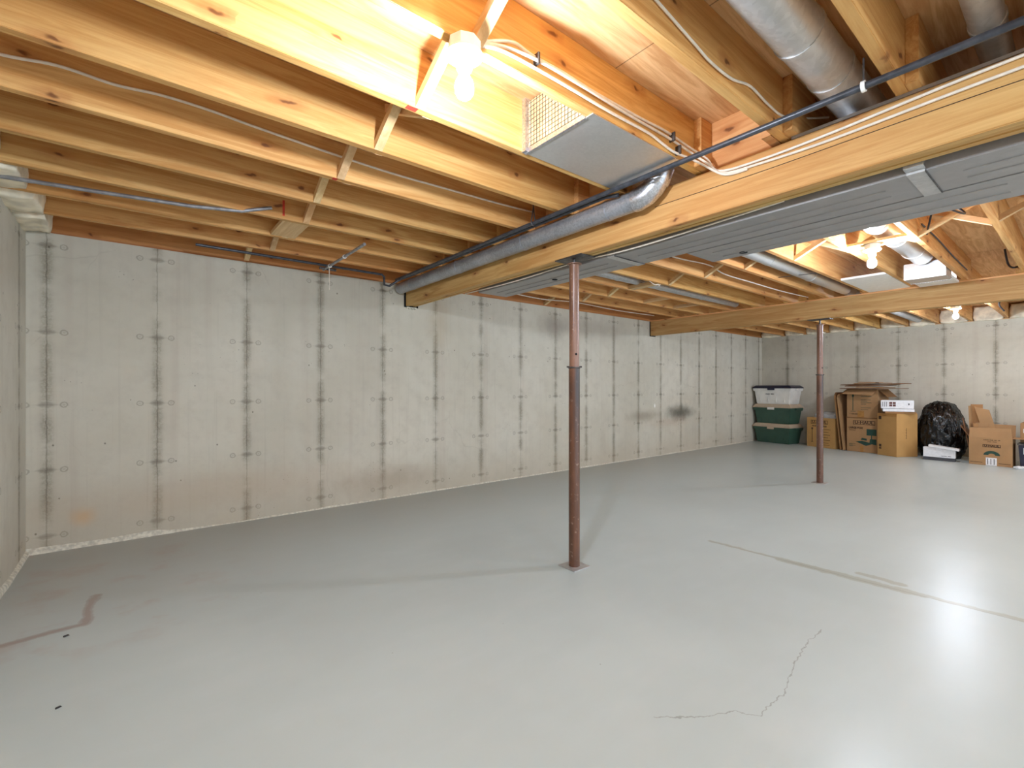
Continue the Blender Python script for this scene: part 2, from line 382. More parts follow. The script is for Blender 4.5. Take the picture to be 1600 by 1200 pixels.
# ---------------------------------------------------------------- mesh builders
class MB:
    def __init__(s): s.v = []; s.f = []; s.sm = False
    def box(s, x0, x1, y0, y1, z0, z1, mat=None):
        b = len(s.v)
        pts = [(x0,y0,z0),(x1,y0,z0),(x1,y1,z0),(x0,y1,z0),(x0,y0,z1),(x1,y0,z1),(x1,y1,z1),(x0,y1,z1)]
        s.v += [tuple(mat @ Vector(p)) if mat else p for p in pts]
        s.f += [tuple(b+i for i in q) for q in ((3,2,1,0),(4,5,6,7),(0,1,5,4),(1,2,6,5),(2,3,7,6),(3,0,4,7))]
        return s
    def hexa(s, pts):
        b = len(s.v); s.v += [tuple(p) for p in pts]
        s.f += [tuple(b+i for i in q) for q in ((3,2,1,0),(4,5,6,7),(0,1,5,4),(1,2,6,5),(2,3,7,6),(3,0,4,7))]
        return s
    def bar(s, p, q, w, h, up=(0,0,1)):
        p, q = Vector(p), Vector(q); d = (q-p).normalized(); side = d.cross(Vector(up)).normalized(); u = side.cross(d)
        P = []
        for c in (p, q):
            P.append([c - side*w/2 - u*h/2, c + side*w/2 - u*h/2, c + side*w/2 + u*h/2, c - side*w/2 + u*h/2])
        return s.hexa(P[0]+P[1])
    def panel(s, p, u, v, t):
        """sheet: corner p, edge vectors u and v, thickness t"""
        p, u, v = Vector(p), Vector(u), Vector(v); nrm = u.cross(v).normalized()*t
        return s.hexa([p, p+u, p+u+v, p+v, p+nrm, p+u+nrm, p+u+v+nrm, p+v+nrm])
    def tube(s, pts, r, seg=12, cap=True, rs=None):
        pts = [Vector(p) for p in pts]; s.sm = True; rings = []
        ref = None
        for i, p in enumerate(pts):
            a = pts[max(0, i-1)]; c = pts[min(len(pts)-1, i+1)]
            d = (c-a).normalized()
            if ref is None: ref = Vector((0,0,1)) if abs(d.z) < .9 else Vector((1,0,0))
            side = d.cross(ref).normalized(); up = side.cross(d).normalized(); ref = up
            rr = rs[i] if rs else r
            b = len(s.v)
            for k in range(seg):
                t = 2*math.pi*k/seg; s.v.append(tuple(p + side*math.cos(t)*rr + up*math.sin(t)*rr))
            rings.append(b)
        for a, b in zip(rings, rings[1:]):
            for k in range(seg):
                k2 = (k+1) % seg; s.f.append((a+k, a+k2, b+k2, b+k))
        if cap:
            s.f.append(tuple(rings[0]+k for k in range(seg)))
            s.f.append(tuple(rings[-1]+k for k in reversed(range(seg))))
        return s
    def lathe(s, prof, c=(0,0,0), seg=24):
        s.sm = True; rings = []
        for (r, z) in prof:
            b = len(s.v); rings.append(b)
            for k in range(seg):
                t = 2*math.pi*k/seg; s.v.append((c[0]+r*math.cos(t), c[1]+r*math.sin(t), c[2]+z))
        for a, b in zip(rings, rings[1:]):
            for k in range(seg):
                k2 = (k+1) % seg; s.f.append((a+k, a+k2, b+k2, b+k))
        s.f.append(tuple(rings[0]+k for k in reversed(range(seg)))); s.f.append(tuple(rings[-1]+k for k in range(seg)))
        return s
    def build(s, name, mat, parent=None, loc=None, bevel=0.):
        me = bpy.data.meshes.new(name); me.from_pydata(s.v, [], s.f); me.materials.append(mat)
        bm = bmesh.new(); bm.from_mesh(me); bmesh.ops.recalc_face_normals(bm, faces=bm.faces)
        if bevel: bmesh.ops.bevel(bm, geom=list(bm.edges), offset=bevel, segments=2, affect='EDGES', clamp_overlap=True)
        bm.to_mesh(me); bm.free(); me.update()
        if s.sm:
            for p in me.polygons: p.use_smooth = True
            try: me.set_sharp_from_angle(angle=math.radians(40))
            except Exception: pass
        o = bpy.data.objects.new(name, me); COL.objects.link(o)
        if parent: o.parent = parent
        if loc: o.location = loc
        return o
def tag(o, label, cat, group=None):
    o['label'] = label; o['category'] = cat
    if group: o['group'] = group
    return o
def thing(name, label, cat, loc=(0,0,0), rz=0., group=None):
    o = bpy.data.objects.new(name, None); COL.objects.link(o); o.location = loc; o.rotation_euler = (0,0,rz)
    o.empty_display_size = .1
    return tag(o, label, cat, group)
def struct(o): o['kind'] = 'structure'; return o
def scribble(wdt, hgt, mat, parent, loc, seed=1):
    """small print too blurred to read: a row of short strokes"""
    r = random.Random(seed); m = MB(); x = -wdt/2
    while x < wdt/2:
        w_ = hgt*r.uniform(.25, .6)
        if r.random() > .14: m.box(loc[0]+x, loc[0]+x+w_, loc[1]-.0006, loc[1]+.0008, loc[2]-hgt*r.uniform(.3, .5), loc[2]+hgt*r.uniform(.3, .5))
        x += w_+hgt*.22
    return m.build('faint_print', mat, parent)
def smooth_path(pts, n=6):
    P = [Vector(p) for p in pts]; out = []
    for i in range(len(P)-1):
        a = P[max(0, i-1)]; b = P[i]; c = P[i+1]; d = P[min(len(P)-1, i+2)]
        for k in range(n):
            t = k/n
            out.append(.5*((2*b)+(c-a)*t+(2*a-5*b+4*c-d)*t*t+(3*b-a-3*c+d)*t**3))
    out.append(P[-1]); return out
def text(s, size, mat, parent, loc, name='lettering', width=None, spacing=1., rot=(math.pi/2,0,0), bold=0.):
    cu = bpy.data.curves.new('t', 'FONT'); cu.body = s; cu.size = size; cu.extrude = .0012; cu.align_x = 'CENTER'; cu.align_y = 'CENTER'
    cu.space_character = spacing; cu.offset = bold
    to = bpy.data.objects.new('t', cu); COL.objects.link(to); bpy.context.view_layer.update()
    me = bpy.data.meshes.new_from_object(to.evaluated_get(bpy.context.evaluated_depsgraph_get()))
    bpy.data.objects.remove(to); bpy.data.curves.remove(cu)
    me.materials.clear(); me.materials.append(mat)
    if width:
        w0 = max(v.co.x for v in me.vertices)-min(v.co.x for v in me.vertices)
        for v in me.vertices: v.co.x *= width/w0
    me.transform(Matrix.Translation(loc) @ Matrix.Rotation(rot[2], 4, 'Z') @ Matrix.Rotation(rot[0], 4, 'X'))
    o = bpy.data.objects.new(name, me); COL.objects.link(o); o.parent = parent; return o

# ---------------------------------------------------------------- room shell
XL, XF, YB = -.589, 10.643, 4.533
YR = -3.6
ZT = 2.213            # top of the concrete
ZJ = 2.225            # underside of the joists
ZD = 2.46             # underside of the plywood
def S(t): t = max(0., min(1., t)); return t*t*(3-2*t)
def fz(x, y): return -.045*S((YB-y)/1.7)*S((x-XL)/1.7)*S((8.95-x)/2.1)
fl = MB(); nx, ny = 90, 64
for j in range(ny+1):
    for i in range(nx+1):
        x = XL-.05+(XF-XL+.1)*i/nx; y = YR+(YB+.05-YR)*j/ny
        fl.v.append((x, y, fz(x, y)))
for j in range(ny):
    for i in range(nx):
        a = j*(nx+1)+i; fl.f.append((a, a+1, a+nx+2, a+nx+1))
b = len(fl.v)
fl.v += [(XL-.05, YR, -.2), (XF+.05, YR, -.2), (XF+.05, YB+.05, -.2), (XL-.05, YB+.05, -.2)]; fl.f.append((b+3, b+2, b+1, b))
fl.sm = True
struct(fl.build('floor', M['floor']))
struct(MB().box(XL-.2, XF+.2, YB, YB+.2, -.2, ZT).build('wall_back', M['conc_back']))
struct(MB().box(XL-.2, XL, YR, YB, -.2, ZT).build('wall_left', M['conc_left']))
struct(MB().box(XF, XF+.2, YR, YB, -.2, ZT).build('wall_right', M['conc_right']))
struct(MB().box(XL-.2, XF+.2, YR, YB+.2, ZD, ZD+.02).build('ceiling', M['ply']))
# mortar cove at the foot of the long wall and the left wall
cv = MB(); prev = None
for i in range(160):
    x = XL + (XF-XL)*i/159
    hgt = .014+.012*noise.noise((x*2.3, 0, 0)) + (.028 if x < .25 else .0)*S((.25-x)*6); dep = .012+.008*noise.noise((x*3.1, 4, 0)) + .01*S((.3-x)*4)
    hgt = max(hgt, .006); dep = max(dep, .005)
    b = len(cv.v); cv.v += [(x, YB+.002, -.01), (x, YB-dep, -.01), (x, YB-dep*.5, hgt*.6), (x, YB+.002, hgt)]
    if prev is not None:
        for k in range(4): cv.f.append((prev+k, b+k, b+(k+1) % 4, prev+(k+1) % 4))
    prev = b
struct(cv.build('trim_1', M['mortar']))
cv = MB(); prev = None
for i in range(60):
    y = YB-.01-(YB-1.)*i/59
    hgt = .03+.02*noise.noise((y*2.3, 7, 0)); dep = .026+.012*noise.noise((y*3.1, 9, 0))
    b = len(cv.v); cv.v += [(XL-.002, y, -.05), (XL+dep, y, -.05), (XL+dep*.6, y, hgt*.5), (XL-.002, y, hgt)]
    if prev is not None:
        for k in range(4): cv.f.append((prev+k, b+k, b+(k+1) % 4, prev+(k+1) % 4))
    prev = b
struct(cv.build('trim_2', M['mortar']))
# sill plates on the concrete (the strip of wood between wall and joists)
struct(MB().box(XL-.2, XF+.2, YB+.006, YB+.14, ZT, ZJ).build('trim_3', M['rim']))
struct(MB().box(XL-.14, XL-.006, YR, YB, ZT, ZJ).build('trim_4', M['joist_y']))
struct(MB().box(XF+.006, XF+.14, YR, YB, ZT, ZJ).build('trim_5', M['joist_y']))

# ---------------------------------------------------------------- joists
ORD = ['first','second','third','fourth','fifth','sixth','seventh','eighth','ninth','tenth','eleventh','twelfth']
JW = .038
ks = list(range(-1, 10))                       # far edge of joist k is .46+.4055k
def jfar(k, bay): return .46+.4055*k - (.038 if bay == 1 else 0)
BAYS = [('left bay', XL-.1, 2.42, 'left span'), ('middle bay', 2.14, 6.72, 'span between both beams'), ('far bay', 6.46, XF+.1, 'span beyond second beam')]
B1X0, B1X1, B1Z0, B1Z1 = 2.205, 2.319, 1.997, 2.213
B2X0, B2X1, B2Z0, B2Z1 = 6.538, 6.652, 1.983, 2.21
def board(x0, x1, y0, y1, z0, z1, name, mat, **k):
    cx, cy, cz = (x0+x1)/2, (y0+y1)/2, (z0+z1)/2
    return MB().box(x0-cx, x1-cx, y0-cy, y1-cy, z0-cz, z1-cz).build(name, mat, loc=(cx, cy, cz), **k)
for bi, (bn, x0, x1, sp) in enumerate(BAYS):
    for k in ks:
        yf = jfar(k, bi); n = 9-k
        o = board(x0, x1, yf-JW, yf, ZJ, ZD, 'floor_joist', M['joist'], bevel=.002)
        tag(o, f"wooden floor joist, {sp}, {ORD[n]} one out from the long wall", 'joist', f'floor joists of the {bn}')
for (nm, x0, x1) in (('left', XL-.1, 2.3), ('middle', 2.302, 6.6), ('far', 6.602, XF+.1)):
    o = board(x0, x1, YB+.012, YB+.05, ZJ, ZD, 'rim_joist', M['rim'])
    tag(o, f"orange-brown rim board standing on top of the long concrete wall, {nm} length", 'rim board', 'rim boards on the long wall')
o = board(XL-.14, XL-.102, YR, YB, ZJ, ZD, 'header_joist', M['joist_y']); tag(o, 'wooden header board on top of the left concrete wall behind insulation', 'header board')
o = board(XF+.102, XF+.14, YR, YB, ZJ, ZD, 'header_joist', M['joist_y']); tag(o, 'wooden header board on top of the far concrete wall behind insulation', 'header board')

# cross bridging
def brace(x, ya, yb, high_near, mat=None):
    """from the low end to the high end between faces ya (near) and yb (far)"""
    lo, hi = ZJ+.018, ZD-.03
    p = (0, 0, 0); 
    A = Vector((x, ya+.001, hi if high_near else lo)); B = Vector((x, yb-.001, lo if high_near else hi))
    m = MB(); d = .036
    pts = []
    for P in (A, B):
        pts.append([(P.x-.019, P.y, P.z-d/1.9), (P.x+.019, P.y, P.z-d/1.9), (P.x+.019, P.y, P.z+d/1.9), (P.x-.019, P.y, P.z+d/1.9)])
    c = (A+B)/2
    m.hexa([tuple(Vector(q)-c) for q in pts[0]+pts[1]])
    return m.build('bridging_brace', M['pale'], loc=tuple(c))
MID = [.85, 4.38, 8.6]
rb = random.Random(3)
for bi in range(3):
    for k in ks[:-1]+[9]:
        ya = jfar(k, bi); yb = jfar(k+1, bi)-JW if k < 9 else YB+.012
        x = MID[bi] + rb.uniform(-.03, .03)
        if bi == 1 and k == 1: x = 4.47
        if bi == 2 and k not in (0, 1, 2, 3, 4, 5, 6, 7): continue
        n = 9-k
        where = 'the long wall' if n == 0 else f"the {ORD[n-1]} joist"
        gap = f"{BAYS[bi][0]}, gap between {'long wall and first joist' if n == 0 else ORD[n-1]+' and '+ORD[n]+' joist'}"
        if bi == 1 and k in (6,):   # wide solid block instead of a cross
            o = board(4.24, 4.33, ya+.001, yb-.001, ZJ+.003, ZJ+.04, 'blocking_board', M['pale'])
            tag(o, 'wide flat wooden block between middle bay joists, seen just right of the near post', 'blocking board')
            continue
        if k == 9:
            o = brace(x-.15, ya, yb, True); tag(o, f"short wooden brace, {gap}", 'brace', f'bridging braces of the {BAYS[bi][0]}'); continue
        o = brace(x, ya, yb, True)
        tag(o, f"diagonal wooden brace, {gap}, dipping toward wall", 'brace', f'bridging braces of the {BAYS[bi][0]}')
        if bi == 0 and k == 2: continue
        o = brace(x+.05, ya, yb, False)
        tag(o, f"diagonal wooden brace, {gap}, rising toward wall", 'brace', f'bridging braces of the {BAYS[bi][0]}')
o = board(.74, .9, jfar(7,0)+.001, jfar(8,0)-JW-.001, ZJ+.003, ZJ+.03, 'blocking_board', M['pale'])
tag(o, 'wide flat wooden block between the second and third joists from the wall, left bay', 'blocking board')
for (x, k, lab) in ((5.1, 7, 'pale flat wooden block between far joists of the middle bay, left one of two'), (5.78, 7, 'pale flat wooden block between far middle bay joists, the one nearer the second beam')):
    o = board(x-.02, x+.02, jfar(k,1)+.001, jfar(k+1,1)-JW-.001, ZJ+.002, ZJ+.04, 'blocking_board', M['pale']); tag(o, lab, 'blocking board')
# solid blocking over the main beam, between the lapped joists
for k, lab in ((1, 'upright plywood coloured block over the main beam beside the cable bundle'), (3, 'upright wooden block over the main beam behind the vent pipe elbow, nearer one'),
               (4, 'upright wooden block over the main beam above the vent pipe'), (5, 'upright wooden block over the main beam, fifth joist gap from the wall'), (6, 'upright wooden block over the main beam, fourth joist gap from the wall'), (7, 'upright wooden block over the main beam, third joist gap from the wall')):
    o = board(2.24, 2.278, jfar(k,0)+.001, jfar(k+1,1)-JW-.001, ZJ, ZD, 'blocking_board', M['joist_y']); tag(o, lab, 'blocking board')
o = board(2.12, 2.30, .868, .906, ZJ, ZD, 'blocking_board', M['joist_y']); tag(o, 'short yellow upright stud block beside the cables over the main beam', 'blocking board')

# ---------------------------------------------------------------- beams
def beam(label, x0, x1, z0, z1, ya, yb):
    t = thing('support_beam', label, 'beam', ((x0+x1)/2, (ya+yb)/2, z0))
    wv = (x1-x0)/3; L = (yb-ya)/2; H = z1-z0
    for i in range(3):
        xa = -(x1-x0)/2+i*wv; dz = (.0, .004, .0015)[i]
        MB().box(xa+.0008, xa+wv-.0008, -L, L, dz, H).build('ply', M['beam'], t, bevel=.003)
    return t
b1 = beam('long built-up yellow wooden beam, near one, carrying cables and resting on the tall near post', B1X0, B1X1, B1Z0, B1Z1, YR, YB-.002)
MB().box(-.06, .06, -(YB-YR)/2, .35, B1Z1-B1Z0, ZJ-B1Z0).build('shim_plate', M['galv_dull'], b1)
crk = MB(); 
b2 = beam('second built-up wooden beam, farther one, above the storage boxes, resting on the far post', B2X0, B2X1, B2Z0, B2Z1, YR, YB-.002)
MB().box(-.056, .056, -(YB-YR)/2, (YB-YR)/2, B2Z1-B2Z0, ZJ-B2Z0).build('shim_plate', M['joist_y'], b2)
# long check (split) in the near beam and nails
cy = (YR+YB)/2
pts = [(B1X0-.0004-(B1X0+B1X1)/2, y-cy, 2.124+.003*math.sin(y*5)-B1Z0) for y in [ -.6+.1*i for i in range(22)]]
MB().tube(pts, .0016, 5).build('split_line', M['ink_dark'], b1)
# thin black sheets on the wall paint the shade of the beam pockets
for (x0, x1, z0, lab) in ((B1X0, B1X1, B1Z0, 'black sheet painting the pocket shade on the long wall, end of near beam'), (B2X0, B2X1, B2Z0, 'black sheet painting the pocket shade on the long wall, end of far beam')):
    o = MB().box(x0-.02, x1+.03, YB-.0015, YB+.01, z0-.012, ZT-.002).build('pocket_shade', M['shade_black']); tag(o, lab, 'pocket shade')
# crumbs of mortar under the near pocket
o = MB()
for i in range(9):
    x = 2.21+.012*i; o.box(x, x+.014, YB-.02, YB-.002, 1.972+.006*math.sin(i*2.1), 1.988)
o = o.build('mortar_pad', M['mortar']); tag(o, 'lumpy white mortar under the end of the near beam at the wall', 'mortar')

# ---------------------------------------------------------------- posts
def post(label, x, y, ztop, zring, zup):
    zf = fz(x, y)
    t = thing('support_post', label, 'post', (x, y, zf), 0)
    H = ztop-zf
    MB().box(-.075, .075, -.075, .075, 0, .006).build('base_plate', M['galv'], t, bevel=.0015)
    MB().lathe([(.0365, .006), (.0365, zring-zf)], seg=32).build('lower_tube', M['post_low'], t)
    MB().lathe([(.0385, zring-zf-.003), (.041, zring-zf), (.041, zring-zf+.006), (.034, zring-zf+.008)], seg=32).build('collar', M['steel'], t)
    pin = MB(); d = Vector((math.cos(-YAW), math.sin(-YAW), 0))
    pin.tube([tuple(-d*.05+Vector((0,0,zring-zf+.008))), tuple(d*.05+Vector((0,0,zring-zf+.008)))], .006, 10)
    pin.build('pin', M['steel'], t)
    MB().lathe([(.033, zring-zf+.006), (.033, zup-zf)], seg=32).build('upper_tube', M['post_up'], t)
    c = Vector((-math.sin(YAW)*.032, -math.cos(YAW)*.032, 0)) + d*.008
    hl = MB(); hl.tube([tuple(c+Vector((0,0,zring+.09-zf))), tuple(c*1.06+Vector((0,0,zring+.09-zf)))], .0075, 12)
    hl.build('pin_hole', M['shade_black'], t)
    MB().lathe([(.034, zup-zf-.002), (.048, zup-zf), (.048, zup-zf+.005), (.02, zup-zf+.009)], seg=24).build('cap_ring', M['post_up'], t)
    MB().lathe([(.010, zup-zf), (.010, H-.006)], seg=14).build('adjusting_screw', M['steel'], t)
    MB().box(-.062, .075, -.12, .12, H-.006, H).build('top_plate', M['steel'], t)
    return t
post('tall reddish-brown steel post with adjustable upper tube, nearer one, under the near beam', 2.262, 2.157, B1Z0, 1.27, 1.955)
post('reddish-brown steel post farther away, under the second beam in front of the boxes', 6.595, 2.12, B2Z0, 1.29, 1.91)

# ---------------------------------------------------------------- lights
def lamp(label, x, y, z, mount, base):
    """z is the top of the porcelain holder"""
    t = thing('ceiling_bulb', label, 'light', (x, y, z))
    if mount == 'box': MB().lathe([(.052, 0), (.052, -.036), (.05, -.038)], seg=8).build('junction_box', M['white'], t)
    dz = -.036 if mount == 'box' else 0
    lh = MB().lathe([(.057, dz), (.058, dz-.008), (.046, dz-.018), (.026, dz-.026), (.024, dz-.05), (.021, dz-.054)], seg=28).build('lamp_holder', M['white'], t)
    MB().lathe([(.013, dz-.046), (.0135, dz-.062), (.019, dz-.075), (.027, dz-.09), (.030, dz-.105), (.0285, dz-.121), (.021, dz-.134), (.010, dz-.1415), (.002, dz-.143)], seg=24).build('bulb', M['bulb'], lh)
    return t
lamp('bare lit bulb in a white holder nearest the camera, left bay', .80, 1.235, ZJ, 'box', 0)
o = board(4.28, 4.43, jfar(1,1)+.001, jfar(2,1)-JW-.001, ZJ+.0, ZJ+.02, 'blocking_board', M['pale']); tag(o, 'pale flat board carrying the middle light bulb beside the duct', 'blocking board')
lamp('bare lit bulb in the middle bay on a pale board, between the beams', 4.345, 1.05, ZJ, 'box', 0)
lamp('bare lit bulb in the far bay beyond the second beam, near the far wall', 8.46, 1.14, ZJ, 'box', 0)
o = board(8.38, 8.54, jfar(1,2)+.001, jfar(2,2)-JW-.001, ZJ+.0, ZJ+.02, 'blocking_board', M['pale']); tag(o, 'pale flat board carrying the far light bulb beyond the second beam', 'blocking board')
for (x, n_) in ((.8, 'left'), (4.35, 'middle'), (8.46, 'far')):
    lamp(f'bare lit bulb on the ceiling behind the camera, {n_} bay', x, -1.75, ZJ, 'box', 0)

# ---------------------------------------------------------------- ducts beside the near beam
D0, D1, DZ = 2.37, 2.683, 1.981
def duct(label, x0, x1, ya, yb, seams, beads, fold=True):
    t = thing('rectangular_duct', label, 'duct', ((x0+x1)/2, (ya+yb)/2, DZ)); hx = (x1-x0)/2; cy = (ya+yb)/2
    edges = [ya]+sorted(seams)+[yb]
    for a, b in zip(edges, edges[1:]):
        m = MB().box(-hx, hx, a-cy+.002, b-cy-.002, 0, .215)
        m.build('duct_section', M['galv_dull'], t, bevel=.003)
        r = MB()
        for bx in beads: r.tube([(bx-(x0+x1)/2, a-cy+.12, -.0005), (bx-(x0+x1)/2, b-cy-.12, -.0005)], .0045, 8)
        if beads: r.build('stiffening_bead', M['galv_dull'], t)
    for s_ in seams:
        m = MB().box(-hx-.004, hx+.004, s_-cy-.028, s_-cy+.028, -.004, 0)
        m.box(-hx-.004, -hx, s_-cy-.028, s_-cy+.028, 0, .215)
        m.build('drive_cleat', M['galv'], t)
        MB().box(-hx-.004, hx+.004, s_-cy-.032, s_-cy-.028, -.006, .0).build('cleat_edge', M['steel'], t)
    return t
da = duct('long grey rectangular sheet metal duct running right beside the near beam', D0, D1, YR, 3.43, [1.936, .434, -1.07, -2.57], [2.49, 2.583])
h = MB(); h.lathe([(.0, -.001), (.022, -.001), (.022, -.004), (.0, -.004)], (2.53-(D0+D1)/2, 2.62-(YR+3.43)/2, 0), 18); h.build('inspection_hole', M['shade_black'], da)
dbt = duct('second wider grey sheet metal duct joined to the right flank of the first duct', 2.693, 3.012, YR, 1.60, [.10, -1.42, -2.9], [2.79, 2.92])
h = MB(); h.lathe([(.0, -.001), (.024, -.001), (.024, -.004), (.0, -.004)], (2.93-2.849, 1.36-(YR+1.6)/2, 0), 18); h.build('inspection_hole', M['shade_black'], dbt)
# hanger strap of the duct
t = thing('duct_hanger', 'bent grey metal strap hanging the duct from the side of the near beam', 'bracket', (2.33, .434, 1.99))
MB().box(.0, .036, -.03, .03, -.002, .001).build('strap', M['galv'], t)
MB().box(-.006, -.0, -.03, .03, -.0, .2).build('strap', M['galv'], t)
# cable clipped in the gap between beam and duct
o = MB().tube(smooth_path([(2.345, 3.6, 1.999), (2.343, 2.9, 1.985), (2.347, 2.2, 2.0), (2.344, 1.7, 1.985), (2.345, .9, 2.01)]), .005, 8).build('cable', M['cable']); tag(o, 'thin pale cable in the dark gap between the near beam and the duct', 'cable')

# round vent pipe along the near beam
t = thing('vent_pipe', 'round galvanised vent pipe with a crinkled foil elbow along the near beam', 'pipe', (2.12, 3., 2.16))
MB().tube([(0, YB-.05-3., 0), (0, -1.44, 0)], .055, 28).build('pipe', M['galv_dark'], t)
for yy in (4.2, 3.35, 2.5, 1.75): MB().tube([(0, yy-3.-.012, 0), (0, yy-3.+.012, 0)], .0575, 28).build('pipe_joint', M['galv_dark'], t)
el = []
for i in range(8):
    a = i/7*math.radians(62); el.append((.03*math.sin(a)*.7, -1.43-.16*math.sin(a), .16*(1-math.cos(a))))
el.append((el[-1][0]+.008, el[-1][1]-.02, el[-1][2]+.05))
MB().tube(el, .06, 28, rs=[.0595+.0022*(i % 2) for i in range(9)]).build('elbow', M['foil'], t)
MB().tube([el[-3], el[-2]], .064, 24).build('elbow_collar', M['foil'], t)

# open end return (panned joist bay) with mesh screen
t = thing('return_air_pan', 'shiny sheet metal pan closing the joist bay beside the near bulb, open mesh end', 'duct', (1.8, 1.455, ZJ))
MB().box(-.40, .24, -.222, .184, -.004, .0).build('pan_sheet', M['galv_bright'], t)
MB().box(-.40, -.396, -.184, .184, .004, .225).build('screen_backing', M['tan'], t)
g = MB()
for i in range(1, 19): g.box(-.4035, -.4015, -.184+.0195*i-.0006, -.184+.0195*i+.0006, .004, .225)
for i in range(1, 12): g.box(-.4035, -.4015, -.184, .184, .0195*i-.0006, .0195*i+.0006)
g.build('wire_mesh', M['steel'], t)
f = MB(); f.box(-.408, -.396, -.186, .186, -.008, .012); f.box(-.408, -.396, .166, .186, .0, .235); f.box(-.425, -.396, .160, .186, -.006, .235)
f.build('foil_tape', M['foil'], t)

# ---------------------------------------------------------------- thin pipes
def tube_thing(name, label, cat, pts, r, mat, parts=None, seg=12, group=None):
    c = Vector(pts[0]); t = MB().tube([Vector(p)-c for p in pts], r, seg).build(name, mat, loc=tuple(c)); return tag(t, label, cat, group)
gp = tube_thing('gas_pipe', 'long black iron gas pipe hung under the joists in front of the near beam', 'pipe', [(1.99, YR, 2.20), (1.99, 4.3, 2.20)], .0125, M['black_pipe'])
gp2 = tube_thing('gas_pipe', 'thin black pipe running close beside the long black pipe toward the wall', 'pipe', [(2.045, 1.62, 2.19), (2.03, 1.7, 2.2), (2.03, 4.05, 2.205), (1.99, 4.2, 2.19), (1.90, 4.26, 2.12), (1.84, 4.24, 2.12), (1.83, 4.22, 2.19), (1.80, 4.2, 2.205), (.34, 4.19, 2.208)], .011, M['black_pipe'])
t = thing('pipe_hanger', 'white plastic pipe clip hanging the black gas pipe, upper right', 'clip', (1.99, .505, 2.2))
MB().tube([(0, -.006, 0), (0, .006, 0)], .019, 16).build('clip', M['white'], t); MB().bar((0, 0, .015), (0, 0, .1), .006, .004, (1,0,0)).build('strap', M['steel'], t)
t = thing('pipe_hanger', 'wire hook holding the black gas pipe near the vent pipe', 'clip', (1.99, 2.26, 2.2))
MB().tube(smooth_path([(0, 0, -.016), (.018, 0, 0), (.01, 0, .05), (0, 0, .12)]), .004, 8).build('hook', M['steel'], t)
MB().tube(smooth_path([(0, 0, -.016), (-.018, 0, 0), (-.008, .0, .05), (0, 0, .1)]), .004, 8).build('hook', M['steel'], t)
tube_thing('conduit', 'pale grey conduit pipe slanting under the joists at the far left', 'pipe', [(XL+.01, 3.45, 2.205), (-.2, 3.39, 2.205), (.25, 3.31, 2.205), (.5, 3.275, 2.225), (.66, 3.23, 2.27)], .011, M['grey_pipe'])
t = thing('cross_pipe', 'short grey pipe with white clips crossing under the joists by the long wall', 'pipe', (1.283, 3.3, 2.178))
MB().tube([(0, 0, 0), (-.003, .95, .0)], .011, 12).build('pipe', M['grey_pipe'], t)
for yy in (.42, .78): MB().tube([(0, yy-.008, 0), (0, yy+.008, 0)], .016, 14).build('clip', M['white'], t)
MB().tube([(0, .8, -.01), (0.002, .8, -.20)], .0028, 6).build('pull_string', M['cable'], t)
MB().tube([(-.05, .9, 0), (.09, .9, .0)], .012, 10).build('tee_fitting', M['steel'], t)

# cables
def cab(label, pts, r=.0055, mat='cable', group=None, n=6): return tube_thing('cable', label, 'cable', smooth_path(pts, n), r, M[mat], seg=8, group=group)
JY = jfar(5,0)-JW
J = {o.name: o for o in bpy.data.objects if o.name.startswith('floor_joist')}
def crayon(k, x, wx):
    o = [q for q in J.values() if abs(q.location.y-(jfar(k,0)-JW/2)) < .001 and q.location.x < 2][0]
    MB().box(x-o.location.x-wx, x-o.location.x+wx, -JW/2+.003, JW/2-.008, ZJ-o.location.z-.0008, ZJ-o.location.z+.001).build('crayon_mark', M['chalk'], o)
crayon(3, .83, .022); crayon(5, .80, .012)
o = [q for q in J.values() if abs(q.location.y-(jfar(7,0)-JW/2)) < .001 and q.location.x < 2][0]
MB().box(.735-o.location.x-.007, .735-o.location.x+.006, -JW/2-.0008, -JW/2+.001, ZJ-o.location.z+.02, ZJ-o.location.z+.12).build('crayon_mark', M['chalk'], o)
cab('cream cable stapled along the side of a left bay joist, passing the braces', [(XL+.05, JY-.007, 2.335), (-.38, JY-.007, 2.332), (-.234, JY-.007, 2.355), (-.07, JY-.007, 2.35), (.08, JY-.007, 2.366), (.25, JY-.007, 2.366), (.43, JY-.007, 2.355), (.78, JY-.007, 2.34), (1.1, JY-.007, 2.333), (1.47, JY-.007, 2.34), (1.9, JY-.007, 2.35), (2.22, JY-.007, 2.367)], .006)
y1 = jfar(2,0)-JW
cab('upper cream cable of the bundle running from the near bulb to the beam', [(.86, y1-.008, 2.25), (.984, y1-.008, 2.306), (1.078, y1-.008, 2.300), (1.226, y1-.008, 2.304), (1.40, y1-.008, 2.300), (1.692, y1-.008, 2.306), (1.885, y1-.008, 2.315), (2.06, y1-.014, 2.30), (2.17, y1-.05, 2.26), (2.196, y1-.10, 2.19), (2.197, .95, 2.172), (2.197, .66, 2.176), (2.197, .138, 2.20), (2.197, -.8, 2.205)])
cab('middle cream cable of the bundle running from the near bulb to the beam', [(.86, y1-.008, 2.242), (.95, y1-.008, 2.275), (1.1, y1-.019, 2.285), (1.3, y1-.019, 2.286), (1.6, y1-.010, 2.288), (1.9, y1-.010, 2.290), (2.06, y1-.024, 2.27), (2.15, y1-.07, 2.22), (2.195, y1-.12, 2.172), (2.197, .95, 2.156), (2.197, .66, 2.149), (2.197, .138, 2.163), (2.197, -.8, 2.165)])
